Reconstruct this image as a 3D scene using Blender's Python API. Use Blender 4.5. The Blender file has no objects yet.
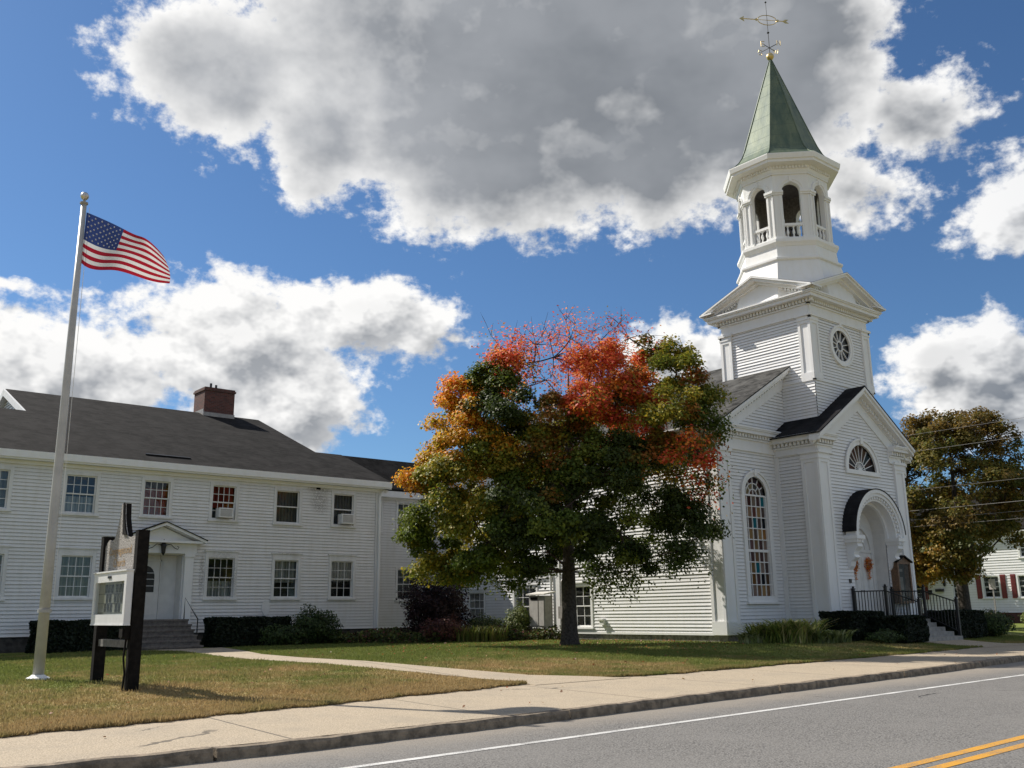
import bpy, math, random
import numpy as np
from mathutils import Vector, Matrix
random.seed(7); rng = np.random.default_rng(7)
S = bpy.context.scene
COL = S.collection
R = math.radians
EYE = 1.45

# ------------------------------------------------------------------ camera
cam_d = bpy.data.cameras.new('camera'); cam = bpy.data.objects.new('camera', cam_d); COL.objects.link(cam)
cam_d.sensor_width = 36.0; cam_d.lens = 957.227/1024*36.0
cam_d.clip_start = 0.05; cam_d.clip_end = 6000
_yaw, _pit, _rol = .701462757, .233287305, -.0134699697
_f = Vector((math.sin(_yaw)*math.cos(_pit), math.cos(_yaw)*math.cos(_pit), math.sin(_pit)))
_r = Vector((math.cos(_yaw), -math.sin(_yaw), 0)); _u = _r.cross(_f)
_r2 = math.cos(_rol)*_r + math.sin(_rol)*_u; _u2 = -math.sin(_rol)*_r + math.cos(_rol)*_u
cam.matrix_world = Matrix(((_r2.x, _u2.x, -_f.x, 0), (_r2.y, _u2.y, -_f.y, 0), (_r2.z, _u2.z, -_f.z, EYE), (0, 0, 0, 1)))
S.camera = cam

# ------------------------------------------------------------------ sun, sky, exposure
SUN_EL, SUN_AZ = R(44), R(-21)           # azimuth measured from +Y towards +X
sd = Vector((math.sin(SUN_AZ)*math.cos(SUN_EL), math.cos(SUN_AZ)*math.cos(SUN_EL), math.sin(SUN_EL)))
sl = bpy.data.lights.new('sun', 'SUN'); sl.energy = 5.0; sl.angle = R(.53); sl.color = (1.0, .94, .85)
so = bpy.data.objects.new('sun', sl); COL.objects.link(so); so.location = (0, 60, 60)
so.rotation_euler = (-sd).to_track_quat('-Z', 'Y').to_euler()
S.view_settings.view_transform = 'Standard'; S.view_settings.look = 'None'
S.view_settings.exposure = 0.32; S.view_settings.gamma = 1.0; S.view_settings.use_curve_mapping = False
SKY_STRENGTH = .10

class NT:
    """tiny helper to write node trees as expressions"""
    def __init__(s, nt): s.nt = nt; s.n = nt.nodes; s.l = nt.links
    def new(s, t, **k):
        n = s.n.new(t)
        for a, v in k.items(): setattr(n, a, v)
        return n
    def set(s, sock, v):
        if isinstance(v, bpy.types.NodeSocket): s.l.new(v, sock)
        elif v is not None:
            if hasattr(sock, 'default_value') and not isinstance(sock.default_value, (int, float)) and isinstance(v, (tuple, list)) and len(v) == 3 and len(sock.default_value) == 4: v = (*v, 1)
            sock.default_value = v
    def m(s, op, a, b=None, c=None, clamp=False):
        n = s.new('ShaderNodeMath', operation=op, use_clamp=clamp)
        for i, v in enumerate((a, b, c)):
            if v is not None: s.set(n.inputs[i], v)
        return n.outputs[0]
    def vm(s, op, a, b=None, out=0):
        n = s.new('ShaderNodeVectorMath', operation=op)
        s.set(n.inputs[0], a)
        if b is not None: s.set(n.inputs[3 if op == 'SCALE' else 1], b)
        return n.outputs[out]
    def noise(s, vec, scale, detail=4, rough=.55, dist=0.0, out=0):
        n = s.new('ShaderNodeTexNoise'); s.set(n.inputs['Vector'], vec); n.inputs['Scale'].default_value = scale
        n.inputs['Detail'].default_value = detail; n.inputs['Roughness'].default_value = rough; n.inputs['Distortion'].default_value = dist
        return n.outputs[out]
    def vor(s, vec, scale, feature='F1', rnd=1.0, out='Distance'):
        n = s.new('ShaderNodeTexVoronoi', feature=feature); s.set(n.inputs['Vector'], vec); n.inputs['Scale'].default_value = scale
        n.inputs['Randomness'].default_value = rnd
        return n.outputs[out]
    def step(s, v, a, b, o0=0.0, o1=1.0, smooth=True):
        n = s.new('ShaderNodeMapRange', interpolation_type='SMOOTHSTEP' if smooth else 'LINEAR', clamp=True)
        s.set(n.inputs[0], v); n.inputs[1].default_value = a; n.inputs[2].default_value = b
        n.inputs[3].default_value = o0; n.inputs[4].default_value = o1
        return n.outputs[0]
    def mix(s, f, a, b, mode='MIX'):
        n = s.new('ShaderNodeMix', data_type='RGBA', blend_type=mode)
        s.set(n.inputs[0], f); s.set(n.inputs[6], a); s.set(n.inputs[7], b)
        return n.outputs[2]
    def pos(s): return s.new('ShaderNodeNewGeometry').outputs['Position']
    def sep(s, v):
        n = s.new('ShaderNodeSeparateXYZ'); s.set(n.inputs[0], v); return n.outputs
    def comb(s, x, y, z):
        n = s.new('ShaderNodeCombineXYZ')
        for i, v in enumerate((x, y, z)): s.set(n.inputs[i], v)
        return n.outputs[0]

def build_world():
    w = bpy.data.worlds.new('World'); S.world = w; w.use_nodes = True
    nt = w.node_tree; nt.nodes.clear(); t = NT(nt)
    out = t.new('ShaderNodeOutputWorld'); bg = t.new('ShaderNodeBackground')
    sky = t.new('ShaderNodeTexSky', sky_type='NISHITA'); sky.sun_disc = False
    sky.sun_elevation = SUN_EL; sky.sun_rotation = SUN_AZ; sky.altitude = 100
    sky.air_density = 1.0; sky.dust_density = .35; sky.ozone_density = 2.2
    d = t.new('ShaderNodeTexCoord').outputs['Generated']
    x, y, z = t.sep(d)
    az = t.m('MULTIPLY', t.m('ARCTAN2', x, y), 180/math.pi)
    el = t.m('MULTIPLY', t.m('ARCSINE', z), 180/math.pi)
    def field(de, daz, detail, fine=.26):
        ae0 = t.comb(t.m('ADD', az, daz), t.m('ADD', el, de), 0.0)
        # fluffy edges: warp the angles with noise before testing the cloud masses
        wv = t.noise(t.vm('MULTIPLY', ae0, (.11, .15, 0)), 1.0, 5, .6, 0, 1)
        ae = t.vm('ADD', ae0, t.vm('MULTIPLY', t.vm('SUBTRACT', wv, (.5, .5, .5)), (9.0, 6.0, 0)))
        blobs = [(41, 34.5, 23, 10.0, 1.25), (22, 31.0, 8.5, 4.6, .8), (38, 27, 10.5, 6.0, .95), (55, 29.5, 11, 7.2, 1.1), (29, 27.5, 6.5, 4.5, .8),
                 (65.0, 26.6, 4.6, 3.0, .60), (70.0, 20.6, 4.4, 3.0, .60), (60.5, 22.8, 4.2, 2.8, .46), (47.5, 26.5, 9, 5.6, .95), (58, 33, 8, 6, 1.0),
                 (14.0, 13.6, 9, 4.1, .85), (23.5, 15.2, 7.5, 4.8, .9), (31.0, 17.0, 6.0, 3.2, .8), (26.5, 12.0, 6, 4.0, .85), (5, 13, 6, 5, .8),
                 (66.0, 12.2, 5.0, 3.4, .85), (72, 11, 4, 3, .8), (49.2, 15.6, 3.6, 1.8, .7), (52.6, 15.0, 2.4, 1.7, .7), (11.5, 17.9, 2.0, .7, .4),
                 (36, 16.6, 1.7, .7, .3)]
        best = None
        for a, e, sa, se, amp in blobs:
            v = t.vm('MULTIPLY', t.vm('SUBTRACT', ae, (a, e, 0)), (1/sa, 1/se, 0))
            b = t.m('MULTIPLY', t.m('SUBTRACT', 1.0, t.vm('LENGTH', v, None, 1)), amp)
            best = b if best is None else t.m('SMOOTH_MAX', best, b, .12)
        # scattered clouds added over the unseen rest of the sky to whiten fill light
        pl = t.comb(t.m('DIVIDE', x, t.m('ADD', t.m('ABSOLUTE', z), .25)), t.m('DIVIDE', y, t.m('ADD', t.m('ABSOLUTE', z), .25)), 0.0)
        rest = t.step(t.noise(pl, 1.1, 3, .5), .38, .66, -.7, 1.1)
        away = t.m('MAXIMUM', t.step(t.m('ABSOLUTE', t.m('SUBTRACT', az, 40.0)), 40, 52), t.step(el, 44, 56))
        best = t.m('MAXIMUM', best, t.m('SUBTRACT', rest, t.m('MULTIPLY', t.m('SUBTRACT', 1.0, away), 3.0)))
        n1 = t.noise(t.vm('MULTIPLY', ae0, (.42, .55, 0)), 1.0, detail, .62)
        n2 = t.noise(t.vm('MULTIPLY', ae0, (1.6, 2.0, 0)), 1.0, 4, .6)
        puff = t.m('ADD', t.m('MULTIPLY', t.m('SUBTRACT', n1, .5), 1.15), t.m('MULTIPLY', t.m('SUBTRACT', n2, .5), fine))
        return t.m('ADD', best, puff), best, n1
    D, base, n1 = field(0, 0, 8)
    D1, _, _ = field(0, 0, 3, .12); D2, _, _ = field(1.2, -.9, 3, .12)                       # same field a little towards the sun: gives relief
    cover = t.m('MULTIPLY', t.step(D, -.02, .27), t.step(az, 76, 62, .86, 1.0))
    lo2 = t.noise(t.vm('MULTIPLY', t.comb(az, el, 0.0), (.22, .34, 0)), 1.0, 3, .5)
    thick = t.step(t.m('ADD', t.m('ADD', t.m('MULTIPLY', D1, .35), t.m('MULTIPLY', base, .75)), t.m('MULTIPLY', t.m('SUBTRACT', lo2, .5), .38)), .06, .74)
    relief = t.step(t.m('SUBTRACT', D2, D1), -.32, .34, 0, 1, False)
    lo = t.noise(t.vm('MULTIPLY', t.comb(az, el, 0.0), (.10, .16, 0)), 1.0, 4, .55)
    grey = t.mix(t.m('ADD', t.m('MULTIPLY', t.step(lo, .3, .7), .5), t.step(az, 46, 24, 0, .6), None, True), (1.75, 1.9, 2.12), (3.3, 3.45, 3.7))
    white = (8.0, 7.95, 7.85)
    big = t.m('MULTIPLY', t.step(el, 19, 25), t.step(az, 72, 60))
    amount = t.m('ADD', t.m('MULTIPLY', t.m('MULTIPLY', thick, t.m('ADD', t.step(az, 24, 42, .80, 1.0), t.m('MULTIPLY', t.m('SUBTRACT', lo2, .5), .5))), t.m('ADD', .66, t.m('MULTIPLY', big, .40))), t.m('MULTIPLY', t.m('SUBTRACT', relief, .45), t.m('SUBTRACT', 1.05, t.m('MULTIPLY', big, .78))), None, True)
    cloud = t.mix(amount, white, grey)
    t.set(bg.inputs['Color'], t.mix(cover, t.vm('MULTIPLY', sky.outputs[0], (.46, .635, .80)), cloud))
    bg.inputs['Strength'].default_value = SKY_STRENGTH
    t.l.new(bg.outputs[0], out.inputs[0])
    try: w.cycles.sampling_method = 'MANUAL'; w.cycles.sample_map_resolution = 1024
    except Exception: pass
build_world()

# ------------------------------------------------------------------ materials
MATS = {}
def newmat(name):
    m = bpy.data.materials.new(name); m.use_nodes = True; nt = m.node_tree; nt.nodes.clear(); t = NT(nt)
    out = t.new('ShaderNodeOutputMaterial'); b = t.new('ShaderNodeBsdfPrincipled'); t.l.new(b.outputs[0], out.inputs[0])
    MATS[name] = m
    return m, t, b, out
def bump(t, b, h, strength, dist=.02):
    n = t.new('ShaderNodeBump'); n.inputs['Strength'].default_value = strength; n.inputs['Distance'].default_value = dist
    t.set(n.inputs['Height'], h); t.l.new(n.outputs[0], b.inputs['Normal'])
def simple(name, col, rough=.6, var=.25, scale=6, metal=0.0, bmp=0.0, bscale=60, spec=.5):
    m, t, b, out = newmat(name)
    p = t.pos(); n = t.noise(p, scale, 5, .6)
    dark = tuple(c*(1-var) for c in col); lite = tuple(min(1, c*(1+var)) for c in col)
    t.set(b.inputs['Base Color'], t.mix(t.step(n, .3, .7), dark, lite))
    b.inputs['Roughness'].default_value = rough; b.inputs['Metallic'].default_value = metal
    b.inputs['Specular IOR Level'].default_value = spec
    if bmp: bump(t, b, t.noise(p, bscale, 4), bmp)
    return m
def paint(name, col, peel=0.0, streak=.12, spots=()):
    """white house paint: slight streaking, grime and peeling patches down to bare wood"""
    m, t, b, out = newmat(name)
    p = t.pos()
    st = t.noise(t.vm('MULTIPLY', p, (5, 5, .7)), 1.0, 5, .6)
    c = t.mix(t.step(st, .35, .75), col, tuple(v*(1-streak) for v in (col[0], col[1]*.99, col[2]*.96)))
    gr = t.noise(p, 1.3, 6, .65)
    c = t.mix(t.step(gr, .55, .8, 0, .35), c, (col[0]*.74, col[1]*.73, col[2]*.69))
    if peel:
        pn = t.noise(t.vm('MULTIPLY', p, (16, 16, 70)), 1.0, 6, .75)
        area = t.step(t.noise(p, .55, 3, .5), .72, .84)
        for (sx, sy, sz, rx, rz) in spots:
            dd = t.vm('LENGTH', t.vm('MULTIPLY', t.vm('SUBTRACT', p, (sx, sy, sz)), (1/rx, .6, 1/rz)), None, 1)
            area = t.m('MAXIMUM', area, t.step(dd, 1.0, .35))
        mask = t.m('MULTIPLY', t.step(pn, .47, .54), area)
        c = t.mix(t.m('MULTIPLY', mask, .7), c, (.12, .10, .08))
    t.set(b.inputs['Base Color'], c); b.inputs['Roughness'].default_value = .55
    bump(t, b, t.noise(p, 45, 4), .12, .004)
    return m
def shingles(name, c1, c2, axis, sc=(3.2, 7.0)):
    """asphalt shingles; axis = which horizontal axis runs along the courses"""
    m, t, b, out = newmat(name)
    p = t.pos(); x, y, z = t.sep(p)
    u, v = (x, y) if axis == 'x' else (y, x)
    br = t.new('ShaderNodeTexBrick', offset=.5, squash=1.0)
    t.set(br.inputs['Vector'], t.comb(u, v, 0.0)); br.inputs['Scale'].default_value = 1.0
    br.inputs['Brick Width'].default_value = 1/sc[0]; br.inputs['Row Height'].default_value = 1/sc[1]; br.inputs['Mortar Size'].default_value = .012
    br.inputs['Color1'].default_value = (*c1, 1); br.inputs['Color2'].default_value = (*c2, 1); br.inputs['Mortar'].default_value = (c1[0]*.3, c1[1]*.3, c1[2]*.3, 1)
    n = t.noise(p, 1.2, 5, .6); n2 = t.noise(p, 40, 3, .6)
    c = t.mix(.30, br.outputs[0], t.mix(n2, c1, c2))
    sp = t.vor(t.comb(t.m('MULTIPLY', u, sc[0]*1.3), t.m('MULTIPLY', v, sc[1]*.9), 0.0), 1.0, 'F1', 1.0, 'Color'); c = t.mix(.45, c, t.mix(t.sep(sp)[0], tuple(q*.5 for q in c1), tuple(q*1.25 for q in c2)))
    c = t.mix(t.step(n, .4, .7, 0, .5), c, tuple(v*1.5 for v in c2))
    t.set(b.inputs['Base Color'], c); b.inputs['Roughness'].default_value = .95; b.inputs['Specular IOR Level'].default_value = .08
    bump(t, b, t.m('ADD', br.outputs['Fac'], t.m('MULTIPLY', n2, -.5)), -.5, .02)
    return m
W = paint('white_paint', (.80, .80, .79), streak=.04)
WC = paint('church_siding_paint', (.80, .80, .80), streak=.04)
WP = paint('weathered_white_paint', (.76, .76, .755), peel=1.0, streak=.07, spots=[(19.15, 35, 6.45, .75, .30), (19.2, 35, 5.9, .55, .65), (14.40, 35, 2.9, .14, 1.1), (13.3, 35, 2.2, .5, .2)])
WT = paint('weathered_trim_paint', (.74, .74, .73), peel=1.0, streak=.16, spots=[(15.2, 35, 2.9, .9, 1.2), (17.8, 35, 3.9, .8, .2)])
EDGE_SHADE = simple('board_edge_shade', (.30, .29, .27), .9, .4, 9)  # painted shade: dark tone that draws the shadow line under each clapboard
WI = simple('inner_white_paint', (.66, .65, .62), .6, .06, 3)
SH_L = shingles('charcoal_shingles', (.008, .0075, .007), (.028, .026, .0245), 'x')
SH_N = shingles('grey_shingles', (.022, .022, .021), (.095, .093, .088), 'y')
SH_B = shingles('black_shingles', (.012, .012, .014), (.022, .022, .024), 'y')
def brickmat():
    m, t, b, out = newmat('red_brick')
    p = t.pos(); x, y, z = t.sep(p)
    br = t.new('ShaderNodeTexBrick'); t.set(br.inputs['Vector'], t.comb(t.m('ADD', x, y), z, 0.0)); br.inputs['Scale'].default_value = 1
    br.inputs['Brick Width'].default_value = .21; br.inputs['Row Height'].default_value = .075; br.inputs['Mortar Size'].default_value = .009
    br.inputs['Color1'].default_value = (.15, .044, .030, 1); br.inputs['Color2'].default_value = (.075, .026, .020, 1); br.inputs['Mortar'].default_value = (.10, .08, .07, 1)
    t.set(b.inputs['Base Color'], t.mix(t.step(t.noise(p, 4), .45, .75, 0, .5), br.outputs[0], (.05, .025, .02))); b.inputs['Roughness'].default_value = .85
    bump(t, b, br.outputs['Fac'], -.4); return m
BRICK = brickmat()
STONE = simple('granite_foundation', (.20, .185, .165), .85, .45, 9, bmp=.5, bscale=40)
DKSTONE = simple('dark_foundation_stone', (.055, .05, .045), .9, .5, 5, bmp=.4, bscale=30)
STEPM = simple('weathered_step_stone', (.15, .13, .115), .85, .3, 9, bmp=.4, bscale=40)
CONC = simple('step_concrete', (.30, .285, .26), .85, .2, 5, bmp=.25, bscale=80)
IRON = simple('black_iron', (.010, .010, .011), .42, .2, 20)
DKWOOD = simple('dark_brown_timber', (.011, .0095, .0085), .8, .4, 12, bmp=.25, bscale=60, spec=.12)
GWOOD = simple('grey_weathered_wood', (.16, .15, .14), .8, .3, 12, bmp=.3, bscale=60)
BRWOOD = simple('oak_stained_wood', (.15, .085, .045), .6, .35, 14)
GOLD = simple('gold_leaf', (.62, .48, .22), .4, .15, 6, metal=.8)
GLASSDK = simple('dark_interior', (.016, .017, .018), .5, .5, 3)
ALU = simple('white_enamel_metal', (.74, .74, .73), .35, .05, 5)
GALV = simple('painted_grey_metal', (.30, .285, .265), .5, .15, 6, metal=.0)
GREYM = simple('flagpole_paint', (.44, .43, .41), .4, .10, 3, metal=.0)
REDSH = simple('barn_red_paint', (.17, .024, .024), .55, .2, 8)
BARK = simple('maple_bark', (.055, .045, .037), .95, .5, 14, bmp=.9, bscale=26)
TWIG = simple('maple_twig', (.050, .032, .026), .9, .3, 14)
BRONZE = simple('bell_bronze', (.12, .085, .04), .4, .3, 8, metal=.9)
WREATHM = simple('wreath_orange_leaves', (.42, .10, .015), .8, .6, 40)
def copper():
    m, t, b, out = newmat('verdigris_copper'); p = t.pos(); x, y, z = t.sep(p)
    n = t.noise(t.vm('MULTIPLY', p, (3.5, 3.5, .35)), 1.0, 6, .6)
    c = t.mix(t.step(n, .2, .85), (.045, .085, .062), (.15, .185, .11))
    c = t.mix(t.step(t.noise(t.vm('MULTIPLY', p, (7, 7, 1.2)), 1.0, 4), .58, .72, 0, .6), c, (.05, .085, .055))
    seam = t.m('FRACT', t.m('MULTIPLY', z, 1.75))
    c = t.mix(t.step(seam, .045, .0, 0, .75), c, (.04, .06, .045))
    t.set(b.inputs['Base Color'], c); b.inputs['Roughness'].default_value = .55; b.inputs['Metallic'].default_value = .15
    bump(t, b, t.m('ADD', n, t.m('MULTIPLY', t.step(seam, .06, .0), .6)), .35); return m
COPPER = copper()
def glass(name='window_glass', k=.85):
    m, t, b, out = newmat(name)
    tr = t.new('ShaderNodeBsdfTransparent'); tr.inputs[0].default_value = (.80, .84, .84, 1)
    gl = t.new('ShaderNodeBsdfGlossy'); gl.inputs['Roughness'].default_value = .03; gl.inputs['Color'].default_value = (.9, .95, 1, 1)
    fr = t.new('ShaderNodeFresnel'); fr.inputs[0].default_value = 1.55
    bm = t.new('ShaderNodeBump'); bm.inputs['Strength'].default_value = .12; bm.inputs['Distance'].default_value = .02
    t.set(bm.inputs['Height'], t.noise(t.pos(), 3.5, 2)); t.l.new(bm.outputs[0], gl.inputs['Normal']); t.l.new(bm.outputs[0], fr.inputs['Normal'])
    mx = t.new('ShaderNodeMixShader'); t.set(mx.inputs[0], t.m('ADD', t.m('MULTIPLY', fr.outputs[0], k), .01)); t.l.new(tr.outputs[0], mx.inputs[1]); t.l.new(gl.outputs[0], mx.inputs[2])
    t.l.new(mx.outputs[0], out.inputs[0]); return m
GLASS = glass(); CGLASS = glass('case_glass', .22)
def vcol(name, rough=.7, trans=0.0, spec=.3):
    m, t, b, out = newmat(name)
    a = t.new('ShaderNodeAttribute', attribute_name='Col'); c = a.outputs['Color']
    t.set(b.inputs['Base Color'], c); b.inputs['Roughness'].default_value = rough; b.inputs['Specular IOR Level'].default_value = spec
    if trans:
        tl = t.new('ShaderNodeBsdfTranslucent'); t.set(tl.inputs[0], c); mx = t.new('ShaderNodeMixShader'); mx.inputs[0].default_value = trans
        t.l.new(b.outputs[0], mx.inputs[1]); t.l.new(tl.outputs[0], mx.inputs[2]); t.l.new(mx.outputs[0], out.inputs[0])
    return m
LEAF = vcol('leaf', .55, .42, .35)
DLEAF = vcol('shrub_leaf', .55, .25, .3)
STAIN = vcol('stained_glass', .45, 0, .06)
def curtain(name, col):
    m, t, b, out = newmat(name); p = t.pos(); x, y, z = t.sep(p)
    w = t.m('SINE', t.m('MULTIPLY', t.m('ADD', x, y), 46)); n = t.noise(p, 3, 3)
    t.set(b.inputs['Base Color'], t.mix(t.step(t.m('ADD', w, t.m('MULTIPLY', n, 2.0)), -.6, 2.2), tuple(c*.5 for c in col), col)); b.inputs['Roughness'].default_value = .9
    return m
CUR = {'cream': curtain('cream_curtain', (.34, .32, .26)), 'red': curtain('red_curtain', (.34, .05, .035)), 'grey': curtain('grey_shade', (.20, .20, .20)), 'white': curtain('lace_curtain', (.55, .55, .53)), 'green': curtain('dark_green_blind', (.07, .11, .085))}

def lawn_nodes(t, p):
    big = t.noise(p, .33, 4, .6); mid = t.noise(p, 1.4, 5, .65); fine = t.noise(p, 22, 4, .7)
    x, y, z = t.sep(p)
    # lusher turf further back and under the maple, drier strip near the pavement
    dry = t.m('ADD', t.m('ADD', t.m('MULTIPLY', t.m('SUBTRACT', big, .5), 1.5), t.m('MULTIPLY', t.m('SUBTRACT', mid, .5), 1.3)), t.m('SUBTRACT', t.step(y, 24, 13, .16, .69), t.step(x, 12, 20, 0, .34)))
    dry = t.step(dry, .08, .85)
    g = t.mix(fine, (.11, .145, .030), (.235, .255, .070)); d = t.mix(fine, (.28, .195, .080), (.52, .385, .19))
    return t.mix(dry, g, d), fine, dry
def lawnmat():
    m, t, b, out = newmat('turf'); p = t.pos(); c, fine, dry = lawn_nodes(t, p)
    bare = t.step(t.noise(p, .8, 4, .6), .66, .74, 0, .8)
    t.set(b.inputs['Base Color'], t.mix(bare, c, t.mix(fine, (.14, .09, .05), (.22, .15, .09)))); b.inputs['Roughness'].default_value = .95; b.inputs['Specular IOR Level'].default_value = .1
    bump(t, b, t.m('ADD', t.noise(p, 60, 3), fine), .8, .03); return m
def blademat():
    m, t, b, out = newmat('grass_blade'); p = t.pos(); c, fine, dry = lawn_nodes(t, p)
    t.set(b.inputs['Base Color'], c); b.inputs['Roughness'].default_value = .7; b.inputs['Specular IOR Level'].default_value = .2
    tl = t.new('ShaderNodeBsdfTranslucent'); t.set(tl.inputs[0], c); mx = t.new('ShaderNodeMixShader'); mx.inputs[0].default_value = .35
    t.l.new(b.outputs[0], mx.inputs[1]); t.l.new(tl.outputs[0], mx.inputs[2]); t.l.new(mx.outputs[0], out.inputs[0]); return m
LAWN = lawnmat(); BLADE = blademat()
def asphalt():
    m, t, b, out = newmat('asphalt'); p = t.pos(); x, y, z = t.sep(p)
    sp = t.vor(p, 48); n = t.noise(p, .5, 5, .6); f = t.noise(p, 70, 4, .85)
    c = t.mix(t.step(t.m('ADD', t.m('MULTIPLY', f, .7), t.m('MULTIPLY', sp, .5)), .35, .85), (.27, .258, .24), (.085, .081, .076))
    c = t.mix(t.step(n, .40, .66, 0, .45), c, (.21, .20, .185))
    # light wheel tracks along the lane
    lane = t.m('SUBTRACT', y, t.m('MULTIPLY', x, .04))
    c = t.mix(t.m('MULTIPLY', t.step(t.noise(t.vm('MULTIPLY', p, (.12, 2.2, 1)), 1.0, 3), .5, .75), .35), c, (.18, .172, .16))
    # sandy gutter
    sand = t.m('ADD', t.m('SUBTRACT', lane, 8.55), t.m('MULTIPLY', t.m('SUBTRACT', t.noise(p, 1.1, 5, .7), .5), 1.2))
    c = t.mix(t.step(sand, .0, 1.2, 0, .72), c, t.mix(f, (.23, .20, .165), (.36, .315, .255)))
    ck = t.vor(t.vm('ADD', p, t.vm('MULTIPLY', t.noise(p, 1.0, 3, .55, 0, 1), (.9, .9, 0))), .20, 'DISTANCE_TO_EDGE')
    crack = t.m('MULTIPLY', t.step(ck, .006, .002), t.step(t.noise(p, .3, 2), .56, .64))
    c = t.mix(t.m('MULTIPLY', crack, .85), c, (.02, .02, .02))
    t.set(b.inputs['Base Color'], c); b.inputs['Roughness'].default_value = .9; b.inputs['Specular IOR Level'].default_value = .2
    bump(t, b, t.m('ADD', sp, t.m('MULTIPLY', crack, -2)), .5, .01); return m
ASPH = asphalt()
def sidewalkmat():
    m, t, b, out = newmat('pavement_concrete'); p = t.pos(); x, y, z = t.sep(p)
    f = t.noise(p, 60, 4, .85); n = t.noise(p, .9, 5, .6); sp = t.vor(p, 50)
    c = t.mix(t.step(t.m('ADD', t.m('MULTIPLY', f, .8), t.m('MULTIPLY', sp, .4)), .32, .84), (.56, .46, .33), (.28, .225, .155))
    c = t.mix(t.step(t.noise(p, 5, 5, .7), .5, .8, 0, .45), c, (.27, .22, .16))
    c = t.mix(t.step(n, .45, .75, 0, .4), c, (.26, .225, .175))
    j = t.m('ADD', t.m('MULTIPLY', x, .98), t.m('MULTIPLY', y, -.06))
    fr = t.m('ABSOLUTE', t.m('SUBTRACT', t.m('FRACT', t.m('MULTIPLY', j, 1/3.05)), .5))
    joint = t.m('ADD', fr, t.m('MULTIPLY', t.m('SUBTRACT', t.noise(p, 4, 3), .5), .006))
    jm = t.step(joint, .0075, .003)
    ck = t.vor(t.vm('ADD', p, t.vm('MULTIPLY', t.noise(p, 1.5, 4, .6, 0, 1), (.9, .9, 0))), .22, 'DISTANCE_TO_EDGE')
    jm = t.m('MAXIMUM', jm, t.m('MULTIPLY', t.step(ck, .006, .002), t.step(t.noise(p, .3, 2), .58, .64)))
    c = t.mix(t.m('MULTIPLY', jm, .8), c, (.07, .06, .045))
    t.set(b.inputs['Base Color'], c); b.inputs['Roughness'].default_value = .9
    bump(t, b, t.m('ADD', t.m('ADD', f, sp), t.m('MULTIPLY', jm, -3)), .4, .008); return m
PAVE = sidewalkmat()
KERB = simple('kerb_concrete', (.21, .165, .115), .9, .45, 7, bmp=.7, bscale=30)
def roadpaint(name, col):
    m, t, b, out = newmat(name); p = t.pos(); n = t.noise(p, 70, 4, .8); w = t.noise(p, 2.5, 4)
    t.set(b.inputs['Base Color'], t.mix(t.step(t.m('ADD', t.m('MULTIPLY', n, .8), t.m('MULTIPLY', w, .4)),   .54, .76, 0, .9), col, (.15, .14, .13))); b.inputs['Roughness'].default_value = .7
    return m
YELLOW = roadpaint('yellow_road_paint', (.62, .30, .02)); WHITEL = roadpaint('white_road_paint', (.66, .65, .62))

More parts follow.
